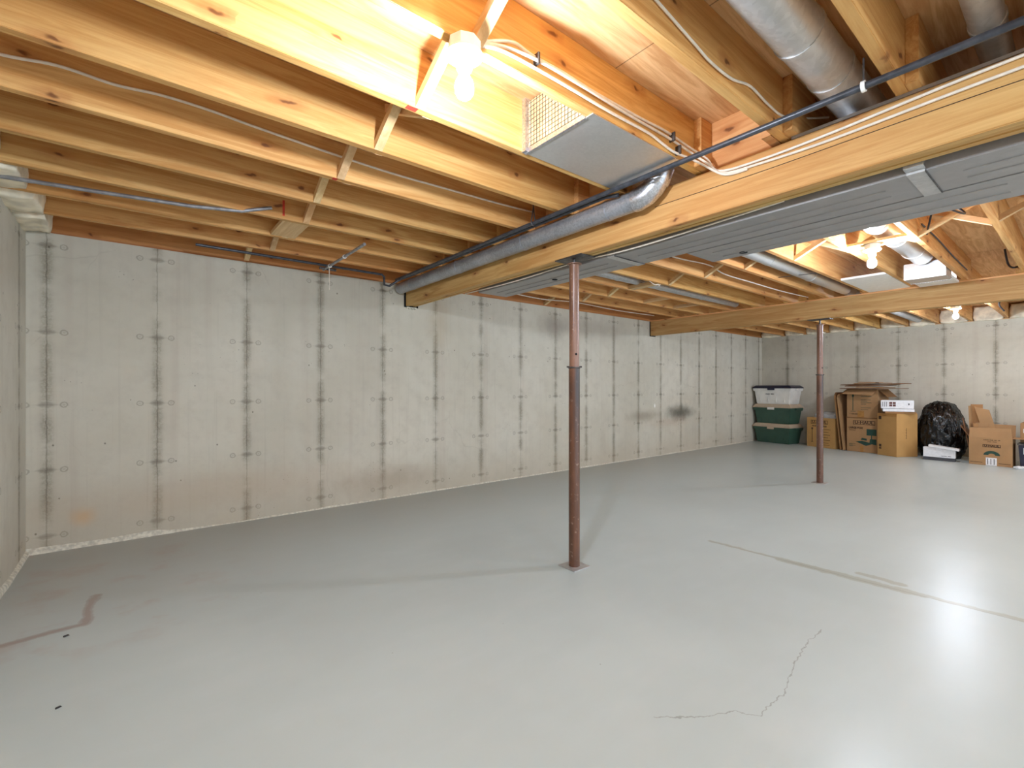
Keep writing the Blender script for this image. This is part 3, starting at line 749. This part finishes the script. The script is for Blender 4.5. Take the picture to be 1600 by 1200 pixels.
cab('lower cream cable of the bundle looping down near the beam', [(.85, y1-.008, 2.232), (.95, y1-.008, 2.258), (1.2, y1-.008, 2.262), (1.48, y1-.008, 2.258), (1.75, y1-.008, 2.262), (1.86, y1-.008, 2.250), (1.95, y1-.012, 2.238), (2.06, y1-.03, 2.234), (2.13, y1-.06, 2.212), (2.19, y1-.13, 2.160), (2.197, 1.0, 2.150)])
y2 = jfar(1,0)-JW
cab('thin white cable drooping along a joist above the black pipe', [(1.1, y2-.008, 2.32), (1.419, y2-.008, 2.272), (1.529, y2-.008, 2.256), (1.678, y2-.008, 2.260), (1.824, y2-.008, 2.292), (1.981, y2-.008, 2.282), (2.136, y2-.008, 2.290), (2.32, y2-.04, 2.335), (2.43, y2-.08, 2.36)], .0045)
for i, (x, z) in enumerate(((1.09, 2.29), (1.93, 2.30), (1.98, 2.255))):
    o = MB().box(x-.004, x+.004, y1-.028, y1-.0, z-.02, z+.02).build('cable_staple', M['steel']); tag(o, ('steel staple over the cables beside the near bulb', 'steel staple over the cables near the main beam, upper', 'steel staple over the cables near the main beam, lower')[i], 'staple')
cab('cream cable sagging below the joists of the middle bay', [(3.0, 2.36, 2.33), (3.71, 2.335, 2.30), (4.3, 2.32, 2.32), (4.55, 2.30, 2.27), (5.1, 2.27, 2.255), (5.8, 2.25, 2.25), (6.5, 2.22, 2.26)], .006)
cab('pale cable along the far side of the middle bay close to the long wall', [(2.5, 4.30, 2.32), (3.2, 4.27, 2.26), (3.9, 4.3, 2.24), (4.6, 4.35, 2.28), (5.4, 4.3, 2.25), (6.3, 4.3, 2.26)], .007)
cab('thin cable looping off a joist in the middle bay', [(4.05, 2.86, 2.26), (4.10, 2.80, 2.19), (4.18, 2.80, 2.20), (4.25, 2.84, 2.20), (4.32, 2.86, 2.25)], .004)
cab('dark cable looping from a joist beside the second duct', [(3.9, .70, 2.42), (4.0, .60, 2.30), (4.15, .52, 2.26), (4.25, .56, 2.33), (4.2, .66, 2.38), (4.32, .72, 2.28), (4.5, .76, 2.26)], .006, 'wire_black')
cab('tangled black cable ends hanging in front of the second beam', [(6.35, .52, 2.44), (6.38, .5, 2.30), (6.33, .46, 2.25), (6.42, .42, 2.29), (6.36, .40, 2.35), (6.45, .36, 2.26), (6.40, .33, 2.31)], .008, 'wire_black')
cab('dark cable knot hanging beyond the second beam at the right', [(8.4, .72, 2.44), (8.45, .70, 2.26), (8.40, .66, 2.22), (8.5, .64, 2.30), (8.44, .74, 2.2), (8.5, .70, 2.1)], .009, 'wire_black')
cab('thin cable stapled along the joist near the second duct', [(4.45, jfar(1,1)-.047, 2.33), (5.0, jfar(1,1)-.047, 2.33), (5.6, jfar(1,1)-.047, 2.31), (6.4, jfar(1,1)-.047, 2.30)], .005, 'ink_grey')

# ---------------------------------------------------------------- round ducts in the joist bays
def rduct(label, pts, r, mat='galv', elbow=None, joints=()):
    c = Vector(pts[0]); t = thing('round_duct', label, 'duct', tuple(c))
    MB().tube([Vector(p)-c for p in pts], r, 28).build('pipe', M[mat], t)
    for j in joints: 
        p = Vector(j)-c; MB().tube([p-Vector((.01,0,0)), p+Vector((.01,0,0))], r+.0035, 28).build('pipe_joint', M[mat], t)
    return t
rd = rduct('fat round galvanised duct between joists at the upper right, above the black pipe', [(1.15, .625, 2.345), (3.2, .625, 2.345)], .078, 'galv', joints=[(1.75, .625, 2.345), (2.05, .625, 2.345)])
rduct('small round galvanised pipe between joists at the top right corner', [(1.4, .22, 2.36), (2.75, .22, 2.36)], .045, 'galv', joints=[(2.2, .22, 2.36)])
rd2 = rduct('round galvanised duct above the middle bulb leading to the floor boot', [(3.4, 1.0, 2.35), (5.62, .985, 2.35)], .082, 'galv_bright', joints=[(4.2, .996, 2.35), (4.75, .99, 2.35), (5.3, .99, 2.35)])
rduct('slim silver round pipe running along the middle bay behind the tall post', [(3.1, 3.10, 2.30), (6.5, 3.12, 2.30)], .045, 'galv', joints=[(3.9, 3.107, 2.30), (4.7, 3.11, 2.3), (5.6, 3.115, 2.3)])
rduct('silver round pipe with hanger in the middle bay left of the middle bulb', [(3.3, 1.815, 2.30), (6.5, 1.83, 2.30)], .065, 'galv_bright', joints=[(4.4, 1.82, 2.30), (5.4, 1.825, 2.3)])
rduct('silver round pipe in the far bay between the second beam and the far wall', [(6.8, 1.86, 2.30), (10.3, 1.86, 2.30)], .065, 'galv', joints=[(8.0, 1.86, 2.30)])
t = thing('pipe_hanger', 'bent metal strap around the silver pipe left of the middle bulb', 'clip', (5.05, 1.82, 2.28))
MB().bar((0, -.17, -.05), (0, .17, -.03), .02, .003).build('strap', M['steel'], t)
t = thing('floor_boot', 'bright galvanised box fitting at the end of the duct before the second beam', 'duct fitting', (5.84, .985, 2.21))
MB().box(-.13, .13, -.15, .15, -.05, .10).build('boot_box', M['galv_bright'], t, bevel=.004)
f = MB()
for i in range(16): f.box(.13, .15, -.15+.019*i, -.138+.019*i, -.052, -.03)
f.build('nailing_tabs', M['galv'], t)
MB().lathe([(.09, .10), (.085, .2)], (-.05, 0, 0), 24).build('boot_neck', M['galv'], t)
o = board(6.08, 6.5, .852, 1.152, ZJ-.02, ZJ+.0, 'foam_panel', M['white']); tag(o, 'white foam panel closing the joist bay just before the second beam', 'panel')
o = board(5.55, 6.5, jfar(2,1)+.002, jfar(3,1)-JW-.002, ZJ-.004, ZJ+.016, 'foam_panel', M['white']); tag(o, 'flat white panel nailed under the joists between bulb and second beam', 'panel')

# ---------------------------------------------------------------- insulation
def batt(label, x0, x1, y0, y1, z0, z1, seed, group=None):
    m = MB(); n1, n2, n3 = 8, 14, 8
    me = bmesh.new(); bmesh.ops.create_cube(me, size=1.); bmesh.ops.subdivide_edges(me, edges=me.edges, cuts=7, use_grid_fill=True)
    c = Vector(((x0+x1)/2, (y0+y1)/2, (z0+z1)/2)); d = Vector((x1-x0, y1-y0, z1-z0))
    for v in me.verts:
        u = v.co.copy(); k = noise.noise_vector(u*3.1+Vector((seed*3.7, seed, 0)))
        sph = u.normalized()*.56
        u = u.lerp(sph, .3) + k*.07
        v.co = Vector((u.x*d.x, u.y*d.y, u.z*d.z))
    mesh = bpy.data.meshes.new('insulation_batt'); me.to_mesh(mesh); me.free(); mesh.materials.append(M['insul'])
    for p in mesh.polygons: p.use_smooth = True
    o = bpy.data.objects.new('insulation_batt', mesh); COL.objects.link(o); o.location = c
    return tag(o, label, 'insulation', group)
g1 = 'insulation over the left wall'
batt('lumpy pale yellow insulation batt over the left wall corner, last one at the long wall', XL-.09, -.45, jfar(9,0)+.0, YB+.0, 2.19, 2.45, 1, g1)
batt('lumpy pale yellow insulation batt over the left wall, second from the corner', XL-.09, -.44, jfar(8,0)+.0, jfar(9,0)-.036, 2.19, 2.44, 2, g1)
batt('pale yellow insulation batt over the left wall, third from the corner', XL-.09, -.46, jfar(7,0)+.01, jfar(8,0)-.04, 2.21, 2.44, 3, g1)
batt('pale yellow insulation batt over the left wall, fourth from the corner', XL-.09, -.50, jfar(6,0)+.01, jfar(7,0)-.04, 2.23, 2.44, 4, g1)
for k in range(0, 10):
    y0 = jfar(k,2)+.01; y1_ = jfar(k+1,2)-.045 if k < 9 else YB
    batt(f"cream insulation batt on top of the far wall, {ORD[9-k]} joist gap from the long wall", XF-.05, XF+.1, y0, y1_, 2.21, 2.44, 10+k, 'insulation over the far wall')

# ---------------------------------------------------------------- totes
def frustum(m, w0, d0, w1, d1, z0, z1, cy=0.):
    m.hexa([(-w0/2, -d0/2+cy, z0), (w0/2, -d0/2+cy, z0), (w0/2, d0/2+cy, z0), (-w0/2, d0/2+cy, z0),
            (-w1/2, -d1/2+cy, z1), (w1/2, -d1/2+cy, z1), (w1/2, d1/2+cy, z1), (-w1/2, d1/2+cy, z1)]); return m
TX = (10.20, 4.085); TR = -math.radians(100)
def tote(label, z, body, lid, dx, rz, writing=None, tagcol=None, lidh=.075):
    t = thing('storage_tote', label, 'storage tote', (TX[0]+dx+.12, TX[1]+dx*.2, z), rz, 'stacked storage totes')
    frustum(MB(), .67, .36, .745, .43, 0, .31).build('body', M[body], t, bevel=.012)
    frustum(MB(), .765, .455, .78, .47, .265, .325).build('rim', M[body], t, bevel=.006)
    l = frustum(MB(), .80, .49, .80, .49, .322, .34); frustum(l, .79, .48, .70, .40, .34, .34+lidh-.02)
    lo_ = l.build('lid', M[lid], t, bevel=.006)
    r = MB()
    for i in range(4): r.box(-.24+.16*i-.006, -.24+.16*i+.006, -.197, -.17, .04, .18)
    r.build('side_rib', M[body], t)
    for sx in (-1, 1): MB().box(sx*.40-.025, sx*.40+.025, -.08, .08, .285, .32).build('handle', M[body], t, bevel=.006)
    c = MB().box(-.07, .07, -.252, -.236, .285, .335); c.build('latch', M[tagcol or lid], lo_, bevel=.003)
    if writing: scribble(.17, .022, M['ink_grey'], t, (-.04, -.2125, .205), 5)
    return t
z0 = fz(*TX)
tote('dark green storage tote with taupe lid, bottom of the corner stack on the floor', z0+.001, 'tote_green', 'tote_tan', .0, TR)
tote('dark green storage tote with taupe lid and white clip, middle of the corner stack', z0+.398, 'tote_green', 'tote_tan', .01, TR+.02, None, 'tote_white')
tote('white storage tote with navy blue lid, top of the corner stack', z0+.795, 'tote_white', 'tote_navy', -.01, TR+.05, True, 'tote_navy', .06)

# ---------------------------------------------------------------- cardboard boxes
def carton(label, L, R, depth, h, mat='card', open_top=False, group='cardboard boxes along the far wall', z=None):
    """L,R: front bottom corners as seen from the room"""
    L, R = Vector(L), Vector(R); d = R-L; wdt = d.length; rz = math.atan2(d.y, d.x)
    c = (L+R)/2
    t = thing('cardboard_box', label, 'cardboard box', (c.x, c.y, fz(c.x, c.y)+.001 if z is None else z), rz, group)
    if open_top:
        m = MB(); th = .006
        m.box(-wdt/2, wdt/2, 0, th, 0, h); m.box(-wdt/2, wdt/2, depth-th, depth, 0, h)
        m.box(-wdt/2, -wdt/2+th, th, depth-th, 0, h); m.box(wdt/2-th, wdt/2, th, depth-th, 0, h)
        m.box(-wdt/2+th, wdt/2-th, th, depth-th, 0, th)
        m.build('carton_body', M[mat], t)
    else:
        MB().box(-wdt/2, wdt/2, 0, depth, 0, h).build('carton_body', M[mat], t, bevel=.004)
    return t, wdt
def body(t):
    for c in t.children:
        if c.name.startswith('carton_body'): return c
    return t
def logo(t, x, z, wdt, mat='ink_dark'):
    """outlined name plate printed on the front face"""
    hh = wdt*.22; m = MB(); e = .006*max(1, wdt/.25); y0, y1 = -.0015, .0005
    m.box(x-wdt/2, x+wdt/2, y0, y1, z+hh/2-e, z+hh/2); m.box(x-wdt/2, x+wdt/2, y0, y1, z-hh/2, z-hh/2+e)
    m.box(x-wdt/2, x-wdt/2+e, y0, y1, z-hh/2, z+hh/2); m.box(x+wdt/2-e, x+wdt/2, y0, y1, z-hh/2, z+hh/2)
    fr_ = m.build('name_frame', M[mat], body(t))
    text('U-HAUL', hh*.95, M[mat], body(t), (x, -.0005, z), 'printed_name', width=wdt*.86, bold=.002)
def lines(t, x, zs, wds, mat='ink_dark', hgt=.008, name='printed_lines'):
    m = MB()
    for z, w_ in zip(zs, wds): m.box(x, x+w_, -.001, .0005, z, z+hgt)
    m.build(name, M[mat], body(t))
# wardrobe box behind the far post
t, wd = carton('golden cardboard box with black print and bubble wrap on top, behind the far post', (10.164, 3.487), (9.993, 2.966), .33, .56, 'card2', True)
logo(t, -.03, .475, .33); scribble(.28, .03, M['ink_dark'], body(t), (-.03, -.0005, .40), 2)
m = MB(); m.box(-.175, -.163, -.001, .0005, .1, .34); m.lathe([(.0, .33), (.022, .335), (.022, .365), (.0, .37)], (-.169, .012, 0), 12); m.box(-.19, -.148, -.001, .0005, .09, .10)
m.build('printed_symbol', M['ink_dark'], body(t))
lines(t, .05, [.34, .29, .24, .19, .14, .09, .05], [.14, .1, .13, .09, .13, .1, .12])
bw = bmesh.new(); bmesh.ops.create_icosphere(bw, subdivisions=4, radius=1.)
for v in bw.verts:
    u = v.co; v.co = Vector((u.x*.23, u.y*.13, u.z*.10))*(1+.25*noise.noise(u*3.5))
me = bpy.data.meshes.new('bubble_wrap'); bw.to_mesh(me); bw.free(); me.materials.append(M['wrap'])
for p in me.polygons: p.use_smooth = True
o = bpy.data.objects.new('bubble_wrap', me); COL.objects.link(o); o.location = t.matrix_basis @ Vector((.03, .165, .58)); o.rotation_euler = (0, 0, t.rotation_euler.z)
o.location = Matrix.Translation(t.location) @ Matrix.Rotation(t.rotation_euler.z, 4, 'Z') @ Vector((.02, .165, .575))
tag(o, 'crumpled clear bubble wrap sticking out of the golden box behind the far post', 'bubble wrap')
# leaning flattened carton
for i, (dx, dy, ln, lean, lab, mt) in enumerate(((0, 0, .96, .15, 'flattened cardboard box leaning upright beside the box stack, front sheet', 'card'), (.03, .055, .99, .14, 'flattened cardboard box leaning upright, rear sheet behind the front one', 'card_in'))):
    m = MB(); m.box(-.014, .014, .0, .42, 0, ln)
    m.hexa([(-.014, .0, ln), (.014, .0, ln), (.014, .42, ln), (-.014, .42, ln), (-.008, .06, ln+.06), (.014, .06, ln+.05), (.014, .42, ln+.05), (-.008, .42, ln+.06)])
    o = m.build('flattened_carton', M[mt], bevel=.006); o.location = (9.92+dx, 2.815+dy, .004); o.rotation_euler = (0, -0.0, -math.radians(95)); 
    o.rotation_euler = (0, lean*-.7, -math.radians(95)); tag(o, lab, 'flattened box', 'flattened boxes leaning')
# large box and the open one on it
t, wd = carton('large cardboard moving box printed LARGE BOX with green lamp pictures, under the open box', (9.954, 2.777), (9.887, 2.306), .44, .595)
LBZ = t.location.z+.595
logo(t, .03, .515, .33); text('LARGE BOX', .048, M['ink_dark'], body(t), (-.095, -.0005, .42), width=.22, bold=.002)
lines(t, -.2, [.385, .37], [.11, .1], hgt=.005)
g = MB(); g.box(.07, .215, -.001, .0005, .30, .41); g.box(.135, .15, -.001, .0005, .22, .30)
g.hexa([(.11, -.001, .16), (.215, -.001, .14), (.215, -.001, .24), (.12, -.001, .24), (.11, .0005, .16), (.215, .0005, .14), (.215, .0005, .24), (.12, .0005, .24)])
g.hexa([(-.10, -.001, .18), (.06, -.001, .115), (.17, -.001, .16), (-.0, -.001, .20), (-.10, .0005, .18), (.06, .0005, .115), (.17, .0005, .16), (-.0, .0005, .20)])
g.hexa([(-.02, -.001, .215), (.07, -.001, .205), (.075, -.001, .24), (0, -.001, .25), (-.02, .0005, .215), (.07, .0005, .205), (.075, .0005, .24), (0, .0005, .25)])
g.build('printed_pictures', M['ink_green'], body(t))
lines(t, -.2, [.135, .12, .105, .09], [.1, .06, .1, .06], 'ink_green', .006)
MB().box(-.025, .025, -.0015, .0, .0, .11).build('packing_tape', M['tape'], body(t))
MB().box(-.245, .245, -.012, .40, .597, .602).build('flap', M['card_in'], t)
t, wd = carton('open cardboard box with drooping flaps stacked on the large printed box', (9.962, 2.775), (9.90, 2.31), .42, .50, 'card', True, z=LBZ+.009)
UZ = t.location.z
m = MB(); m.box(-.145, -.135, -.001, .0005, .12, .42); m.box(-.155, -.125, -.001, .0005, .36, .44); m.box(-.18, -.10, -.001, .0005, .105, .112); m.build('printed_symbol', M['ink_green'], body(t))
lines(t, -.02, [.43, .40, .37, .31, .285, .26, .235, .17, .14], [.17, .12, .16, .15, .1, .16, .08, .15, .11], 'ink_green', .007)
scribble(.12, .02, M['ink_dark'], body(t), (-.13, -.0005, .06), 3)
MB().box(-.07, .03, -.0015, .0, .0, .12).build('packing_tape', M['tape'], body(t))
m = MB(); m.hexa([(-.235, 0, .5), (.235, 0, .5), (.235, .004, .503), (-.235, .004, .503), (-.265, -.11, .415), (.19, -.11, .40), (.19, -.107, .405), (-.265, -.107, .42)]); m.build('flap', M['card'], t)
m = MB(); m.hexa([(-.24, 0, .5), (-.24, .4, .5), (-.235, .4, .504), (-.235, 0, .504), (-.38, .02, .38), (-.38, .38, .38), (-.375, .38, .384), (-.375, .02, .384)]); m.build('flap', M['card_in'], t)
m = MB(); m.hexa([(.235, 0, .5), (.235, .4, .5), (.24, .4, .496), (.24, 0, .496), (.37, .02, .37), (.37, .38, .37), (.365, .38, .366), (.365, .02, .366)]); m.build('flap', M['card_in'], t)
ZP = UZ+.505
pile = [(-.30, -.13, .86, .44, .0, 0.02, 0., 'card_dark'), (-.06, -.10, .40, .46, .024, -.05, .02, 'card'), (-.22, -.12, .62, .42, .042, .04, -.02, 'card_dark'), (-.32, -.06, .9, .4, .062, -.03, -.025, 'card_dark'), (-.10, -.08, .55, .42, .085, .08, .03, 'card_in'), (-.02, -.1, .34, .4, .108, -.04, .03, 'card')]
for i, (x, y, lx, ly, z, rz, tilt, mt) in enumerate(pile):
    m = MB(); m.box(0, lx, 0, ly, 0, .010); m.box(.01, lx*.6, .01, ly, .0115, .0165)
    o = m.build('flattened_carton', M[mt]); R = Matrix.Translation(t.location) @ Matrix.Rotation(t.rotation_euler.z, 4, 'Z')
    o.location = R @ Vector((x, y, .506+z)); o.rotation_euler = (0, tilt, t.rotation_euler.z+rz)
    tag(o, f"flat sheet of folded cardboard in the pile on the open box, {ORD[i]} from the bottom", 'flattened box', 'folded cardboard on top of the box stack')
    if i == 5:
        MB().box(.26, .31, -.0015, .0, -.002, .012).build('printed_mark', M['ink_dark'], o)
# tall box, corner on
A, B_, C_ = Vector((9.785, 2.292)), Vector((9.636, 2.003)), Vector((9.97, 1.80))
t = thing('cardboard_box', 'tall plain golden cardboard box standing corner-on, with white packages on top', 'cardboard box', (B_.x, B_.y, .001), 0, 'cardboard boxes along the far wall')
H = .705
loc = [A-B_, Vector((0,0)), C_-B_, A+C_-2*B_]
MB().hexa([(p.x, p.y, 0) for p in loc]+[(p.x, p.y, H) for p in loc]).build('carton_body', M['card2'], t, bevel=.004)
u = (A-B_).normalized(); v_ = (C_-B_).normalized()
nu = Vector((-1, 0)); 
def onface(d, base, a0, a1, z0, z1, off, name, mat):
    nrm = Vector((d.y, -d.x)); 
    if nrm.dot(Vector((-1, -.6))) < 0: nrm = -nrm
    p = base+d*a0+nrm*off; q = base+d*a1+nrm*off; r = base+d*a1-nrm*.0005; s_ = base+d*a0-nrm*.0005
    MB().hexa([(k.x, k.y, z0) for k in (p, q, r, s_)]+[(k.x, k.y, z1) for k in (p, q, r, s_)]).build(name, mat, t)
O2 = Vector((0, 0))
onface(u, O2, .255, .30, .60, .655, .0012, 'printed_mark', M['ink_dark']); onface(u, O2, .255, .295, .105, .13, .0012, 'printed_mark', M['ink_dark']); onface(u, O2, .255, .295, .14, .185, .0012, 'printed_mark', M['ink_dark'])
for i in range(8): onface(v_, O2, .17+.006*(i % 2), .188, .30+.022*i, .312+.022*i, .0012, 'printed_mark', M['ink_dark'])
onface(u, O2, .0, .31, H-.05, H, .002, 'packing_tape', M['tape'])
# packages on the tall box
zz = .001+H
for i, (cx, cy_, wx, wy, hh, rz, mt, lab) in enumerate(((9.90, 2.03, .40, .34, .028, .35, 'card_in', 'thin cardboard sheet lying on the tall golden box'),
        (9.875, 2.04, .40, .32, .045, .28, 'paper', 'flat white box directly under the white printed package'))):
    o = MB().box(-wy/2, wy/2, -wx/2, wx/2, 0, hh).build('flat_box', M[mt], bevel=.003); o.location = (cx, cy_, zz+.002); o.rotation_euler = (0, 0, rz); zz += hh+.003
    tag(o, lab, 'flat box', 'flat packages on the tall box')
t = thing('printed_package', 'white package with a dark square logo lying on top of the tall golden box', 'package', (9.86, 2.05, zz+.003), -math.radians(90)+.18)
MB().box(-.20, .22, -.14, .16, 0, .135).build('package_body', M['paper'], t, bevel=.005)
lg = MB()
for i in range(2):
    for j in range(2): lg.box(-.09+.045*i, -.052+.045*i, -.142, -.139, .035+.04*j, .068+.04*j)
lg.build('square_logo', M['ink_maroon'], t)
ll = MB()
for i in range(3): ll.box(-.18+.025*i, -.172+.025*i, -.1415, -.139, .03, .11)
ll.box(.15, .165, -.1415, -.139, .06, .09); ll.build('printed_lines', M['ink_grey'], t)

# black bag
bm = bmesh.new(); bmesh.ops.create_icosphere(bm, subdivisions=6, radius=1.)
for v in bm.verts:
    n_ = v.co.copy()
    zz_ = n_.z
    wid = .335*(1-.1*max(0, zz_)**2); x = n_.x*.33; y = n_.y*wid
    z = zz_*.50
    k = 1+.10*noise.noise(n_*1.6+Vector((3,1,0)))+.045*noise.noise(n_*4.3)
    ang = math.atan2(n_.y, n_.x)
    fold = .055*abs(noise.noise(Vector((math.cos(ang)*5.5, math.sin(ang)*5.5, zz_*2.6)))*2)+.04*abs(noise.noise(n_*5.5+Vector((9,2,4))))+.008*abs(noise.noise(n_*13))
    k -= fold
    rr = max(.05, math.sqrt(max(0, 1-zz_*zz_))); sq = rr**-.38 if rr > .12 else .12**-.38
    x *= sq*(1 if zz_ < 0 else 1-.12*zz_); y *= sq*(1 if zz_ < 0 else 1-.10*zz_)
    v.co = Vector((x*k, y*k, max(z*k, -.40)))
me = bpy.data.meshes.new('garbage_bag'); bm.to_mesh(me); bm.free(); me.materials.append(M['bag'])
for p in me.polygons: p.use_smooth = True
o = bpy.data.objects.new('garbage_bag', me); COL.objects.link(o); o.location = (10.255, 1.56, .403)
tag(o, 'big shiny black plastic garbage bag slumped between the cardboard boxes', 'garbage bag')
# white low box in front of the bag
t = thing('white_box', 'low white cardboard box on the floor in front of the black bag', 'box', (9.70, 1.50, .001), -math.radians(90)+.02)
W_ = .37
MB().box(-W_/2, W_/2, 0, .10, 0, .05).build('dark_base', M['ink_grey'], t)
MB().box(-W_/2, W_/2, 0.0, .10, .05, .20).build('box_body', M['paper'], t, bevel=.003)
m = MB(); m.hexa([(-.12, -.02, .205), (.23, -.05, .165), (.23, .1, .165), (-.12, .12, .205), (-.12, -.02, .235), (.23, -.05, .195), (.23, .1, .195), (-.12, .12, .235)])
o = m.build('flat_box', M['paper']); o.location = (9.70, 1.50, .005); o.rotation_euler = (0, 0, -math.radians(90)+.02); tag(o, 'thin white board lying tilted on the low white box', 'board')
scribble(.12, .014, M['ink_grey'], t, (.08, -.0005, .075), 4)

# open moving box at the right
t, wd = carton('open cardboard moving box at the right, front flap up, stuffed with cardboard', (9.674, 1.16), (9.663, .715), .31, .405, 'card', True)
logo(t, .015, .285, .185); scribble(.17, .014, M['ink_dark'], body(t), (.015, -.0005, .37), 6); scribble(.09, .014, M['ink_dark'], body(t), (.015, -.0005, .345), 7)
ar = MB()
for i in range(12):
    a0 = math.pi*i/12; a1 = math.pi*(i+1)/12
    def P(a, r): return (.015+math.cos(a)*r, 0, .15+math.sin(a)*r*.75)
    p, q, r_, s_ = P(a0, .085), P(a1, .085), P(a1, .035), P(a0, .035)
    ar.hexa([(k[0], -.001, k[2]) for k in (p, q, r_, s_)]+[(k[0], .0005, k[2]) for k in (p, q, r_, s_)])
ar.build('printed_badge', M['ink_green'], body(t))
lines(t, -.21, [.035], [.13], 'ink_dark', .007); lines(t, .085, [.035], [.12], 'ink_dark', .007)
pl = MB().box(-.045, .068, -.0022, -.0008, .002, .115).build('paper_label', M['paper'], t)
ll = MB()
for i in range(3): ll.box(-.03+.033*i, -.022+.033*i, -.0028, -.0022, .015, .1)
ll.build('label_print', M['ink_grey'], pl)
MB().hexa([(-wd/2, 0, .405), (wd/2, 0, .405), (wd/2, .005, .405), (-wd/2, .005, .405), (-wd/2+.005, .03, .545), (wd/2-.02, .03, .545), (wd/2-.02, .035, .545), (-wd/2+.005, .035, .545)]).build('flap', M['card'], t)
MB().hexa([(-wd/2, .31, .405), (wd/2, .31, .405), (wd/2, .305, .405), (-wd/2, .305, .405), (-wd/2, .36, .59), (wd/2, .36, .58), (wd/2, .355, .58), (-wd/2, .355, .59)]).build('flap', M['card'], t)
MB().hexa([(-wd/2, 0, .405), (-wd/2, .3, .405), (-wd/2+.005, .3, .407), (-wd/2+.005, 0, .407), (-wd/2-.1, .0, .56), (-wd/2-.1, .3, .56), (-wd/2-.095, .3, .563), (-wd/2-.095, 0, .563)]).build('flap', M['card_dark'], t)
MB().hexa([(wd/2, 0, .405), (wd/2, .3, .405), (wd/2-.005, .3, .41), (wd/2-.005, 0, .41), (wd/2+.2, .0, .40), (wd/2+.2, .3, .40), (wd/2+.2, .3, .405), (wd/2+.2, 0, .405)]).build('flap', M['card'], t)
R = Matrix.Translation(t.location) @ Matrix.Rotation(t.rotation_euler.z, 4, 'Z')
def scrap(label, p, u, v, th, mt):
    """piece of cardboard given in the box's own frame, with raised edge walls"""
    p = Vector(p); m = MB(); m.panel((0,0,0), u, v, th); o = m.build('cardboard_piece', M[mt]); o.location = R @ p; o.rotation_euler = (0, 0, t.rotation_euler.z)
    tag(o, label, 'cardboard piece', 'cardboard stuffed in the open box'); return o
scrap('wide cardboard panel standing up at the back of the open box', (-.235, .16, .03), (.13, .02, 0), (.0, .05, .85), .006, 'card_in')
scrap('cardboard strip slanting right out of the open box', (-.06, .13, .35), (.16, .0, -.05), (-.13, .04, .50), .012, 'card')
scrap('narrow cardboard edge standing at the left of the open box', (-.215, .08, .03), (.018, .16, 0), (-.03, .02, .83), .012, 'card')
scrap('short dark cardboard flap poking out left of the open box', (-.205, .05, .05), (-.02, .2, 0), (-.10, .0, .62), .010, 'card_dark')
scrap('folded cardboard piece inside the open box, low in the middle', (-.19, .10, .05), (.16, .03, 0), (.02, .03, .56), .014, 'card')
scrap('thin cardboard wedge behind the front flap of the open box', (-.16, .06, .05), (.05, .02, 0), (-.03, .01, .55), .01, 'card_in')

# things cut by the right edge of the picture
t, wd = carton('cardboard box at the right edge behind the open moving box', (9.95, .66), (9.95, .22), .4, .62, 'card')
MB().box(-.19, -.10, -.0015, .0, .48, .54).build('paper_label', M['paper'], body(t))
t = thing('black_crate', 'black plastic crate with a white label at the right edge, on the floor', 'crate', (9.66, .44, .001), -math.radians(90))
frustum(MB(), .40, .24, .44, .27, 0, .33, .13).build('crate_body', M['tote_navy'], t, bevel=.008)
MB().box(-.17, .1, -.008, .004, .2, .29).build('paper_label', M['paper'], t)
frustum(MB(), .46, .29, .46, .29, .33, .345, .13).build('crate_rim', M['steel'], t)
bm = bmesh.new(); bmesh.ops.create_icosphere(bm, subdivisions=3, radius=1.)
for v in bm.verts: v.co = Vector((v.co.x*.03, v.co.y*.055, v.co.z*.022))*(1+.5*noise.noise(v.co*3))
me = bpy.data.meshes.new('crumpled_paper'); bm.to_mesh(me); bm.free(); me.materials.append(M['paper'])
o = bpy.data.objects.new('crumpled_paper', me); COL.objects.link(o); o.location = (9.55, .64, .022); tag(o, 'small crumpled white paper on the floor right of the open moving box', 'paper')

# ---------------------------------------------------------------- debris on the floor
for i, (x, y, r, lab) in enumerate(((-.256, 2.963, .011, 'dark crumb of dirt on the floor beside the angled mark, left'), (-.221, 2.321, .009, 'dark crumb of dirt on the floor in the lower left'))):
    o = MB().hexa([(-r, -r*.4, 0), (r, -r*.6, 0), (r*1.1, r*.5, 0), (-r*.8, r*.5, 0), (-r*.6, -r*.3, r*.5), (r*.7, -r*.3, r*.5), (r*.7, r*.3, r*.4), (-r*.6, r*.3, r*.5)]).build('debris', M['wire_black'])
    o.location = (x, y, fz(x, y)+.001); o.rotation_euler = (0, 0, .6); tag(o, lab, 'debris')
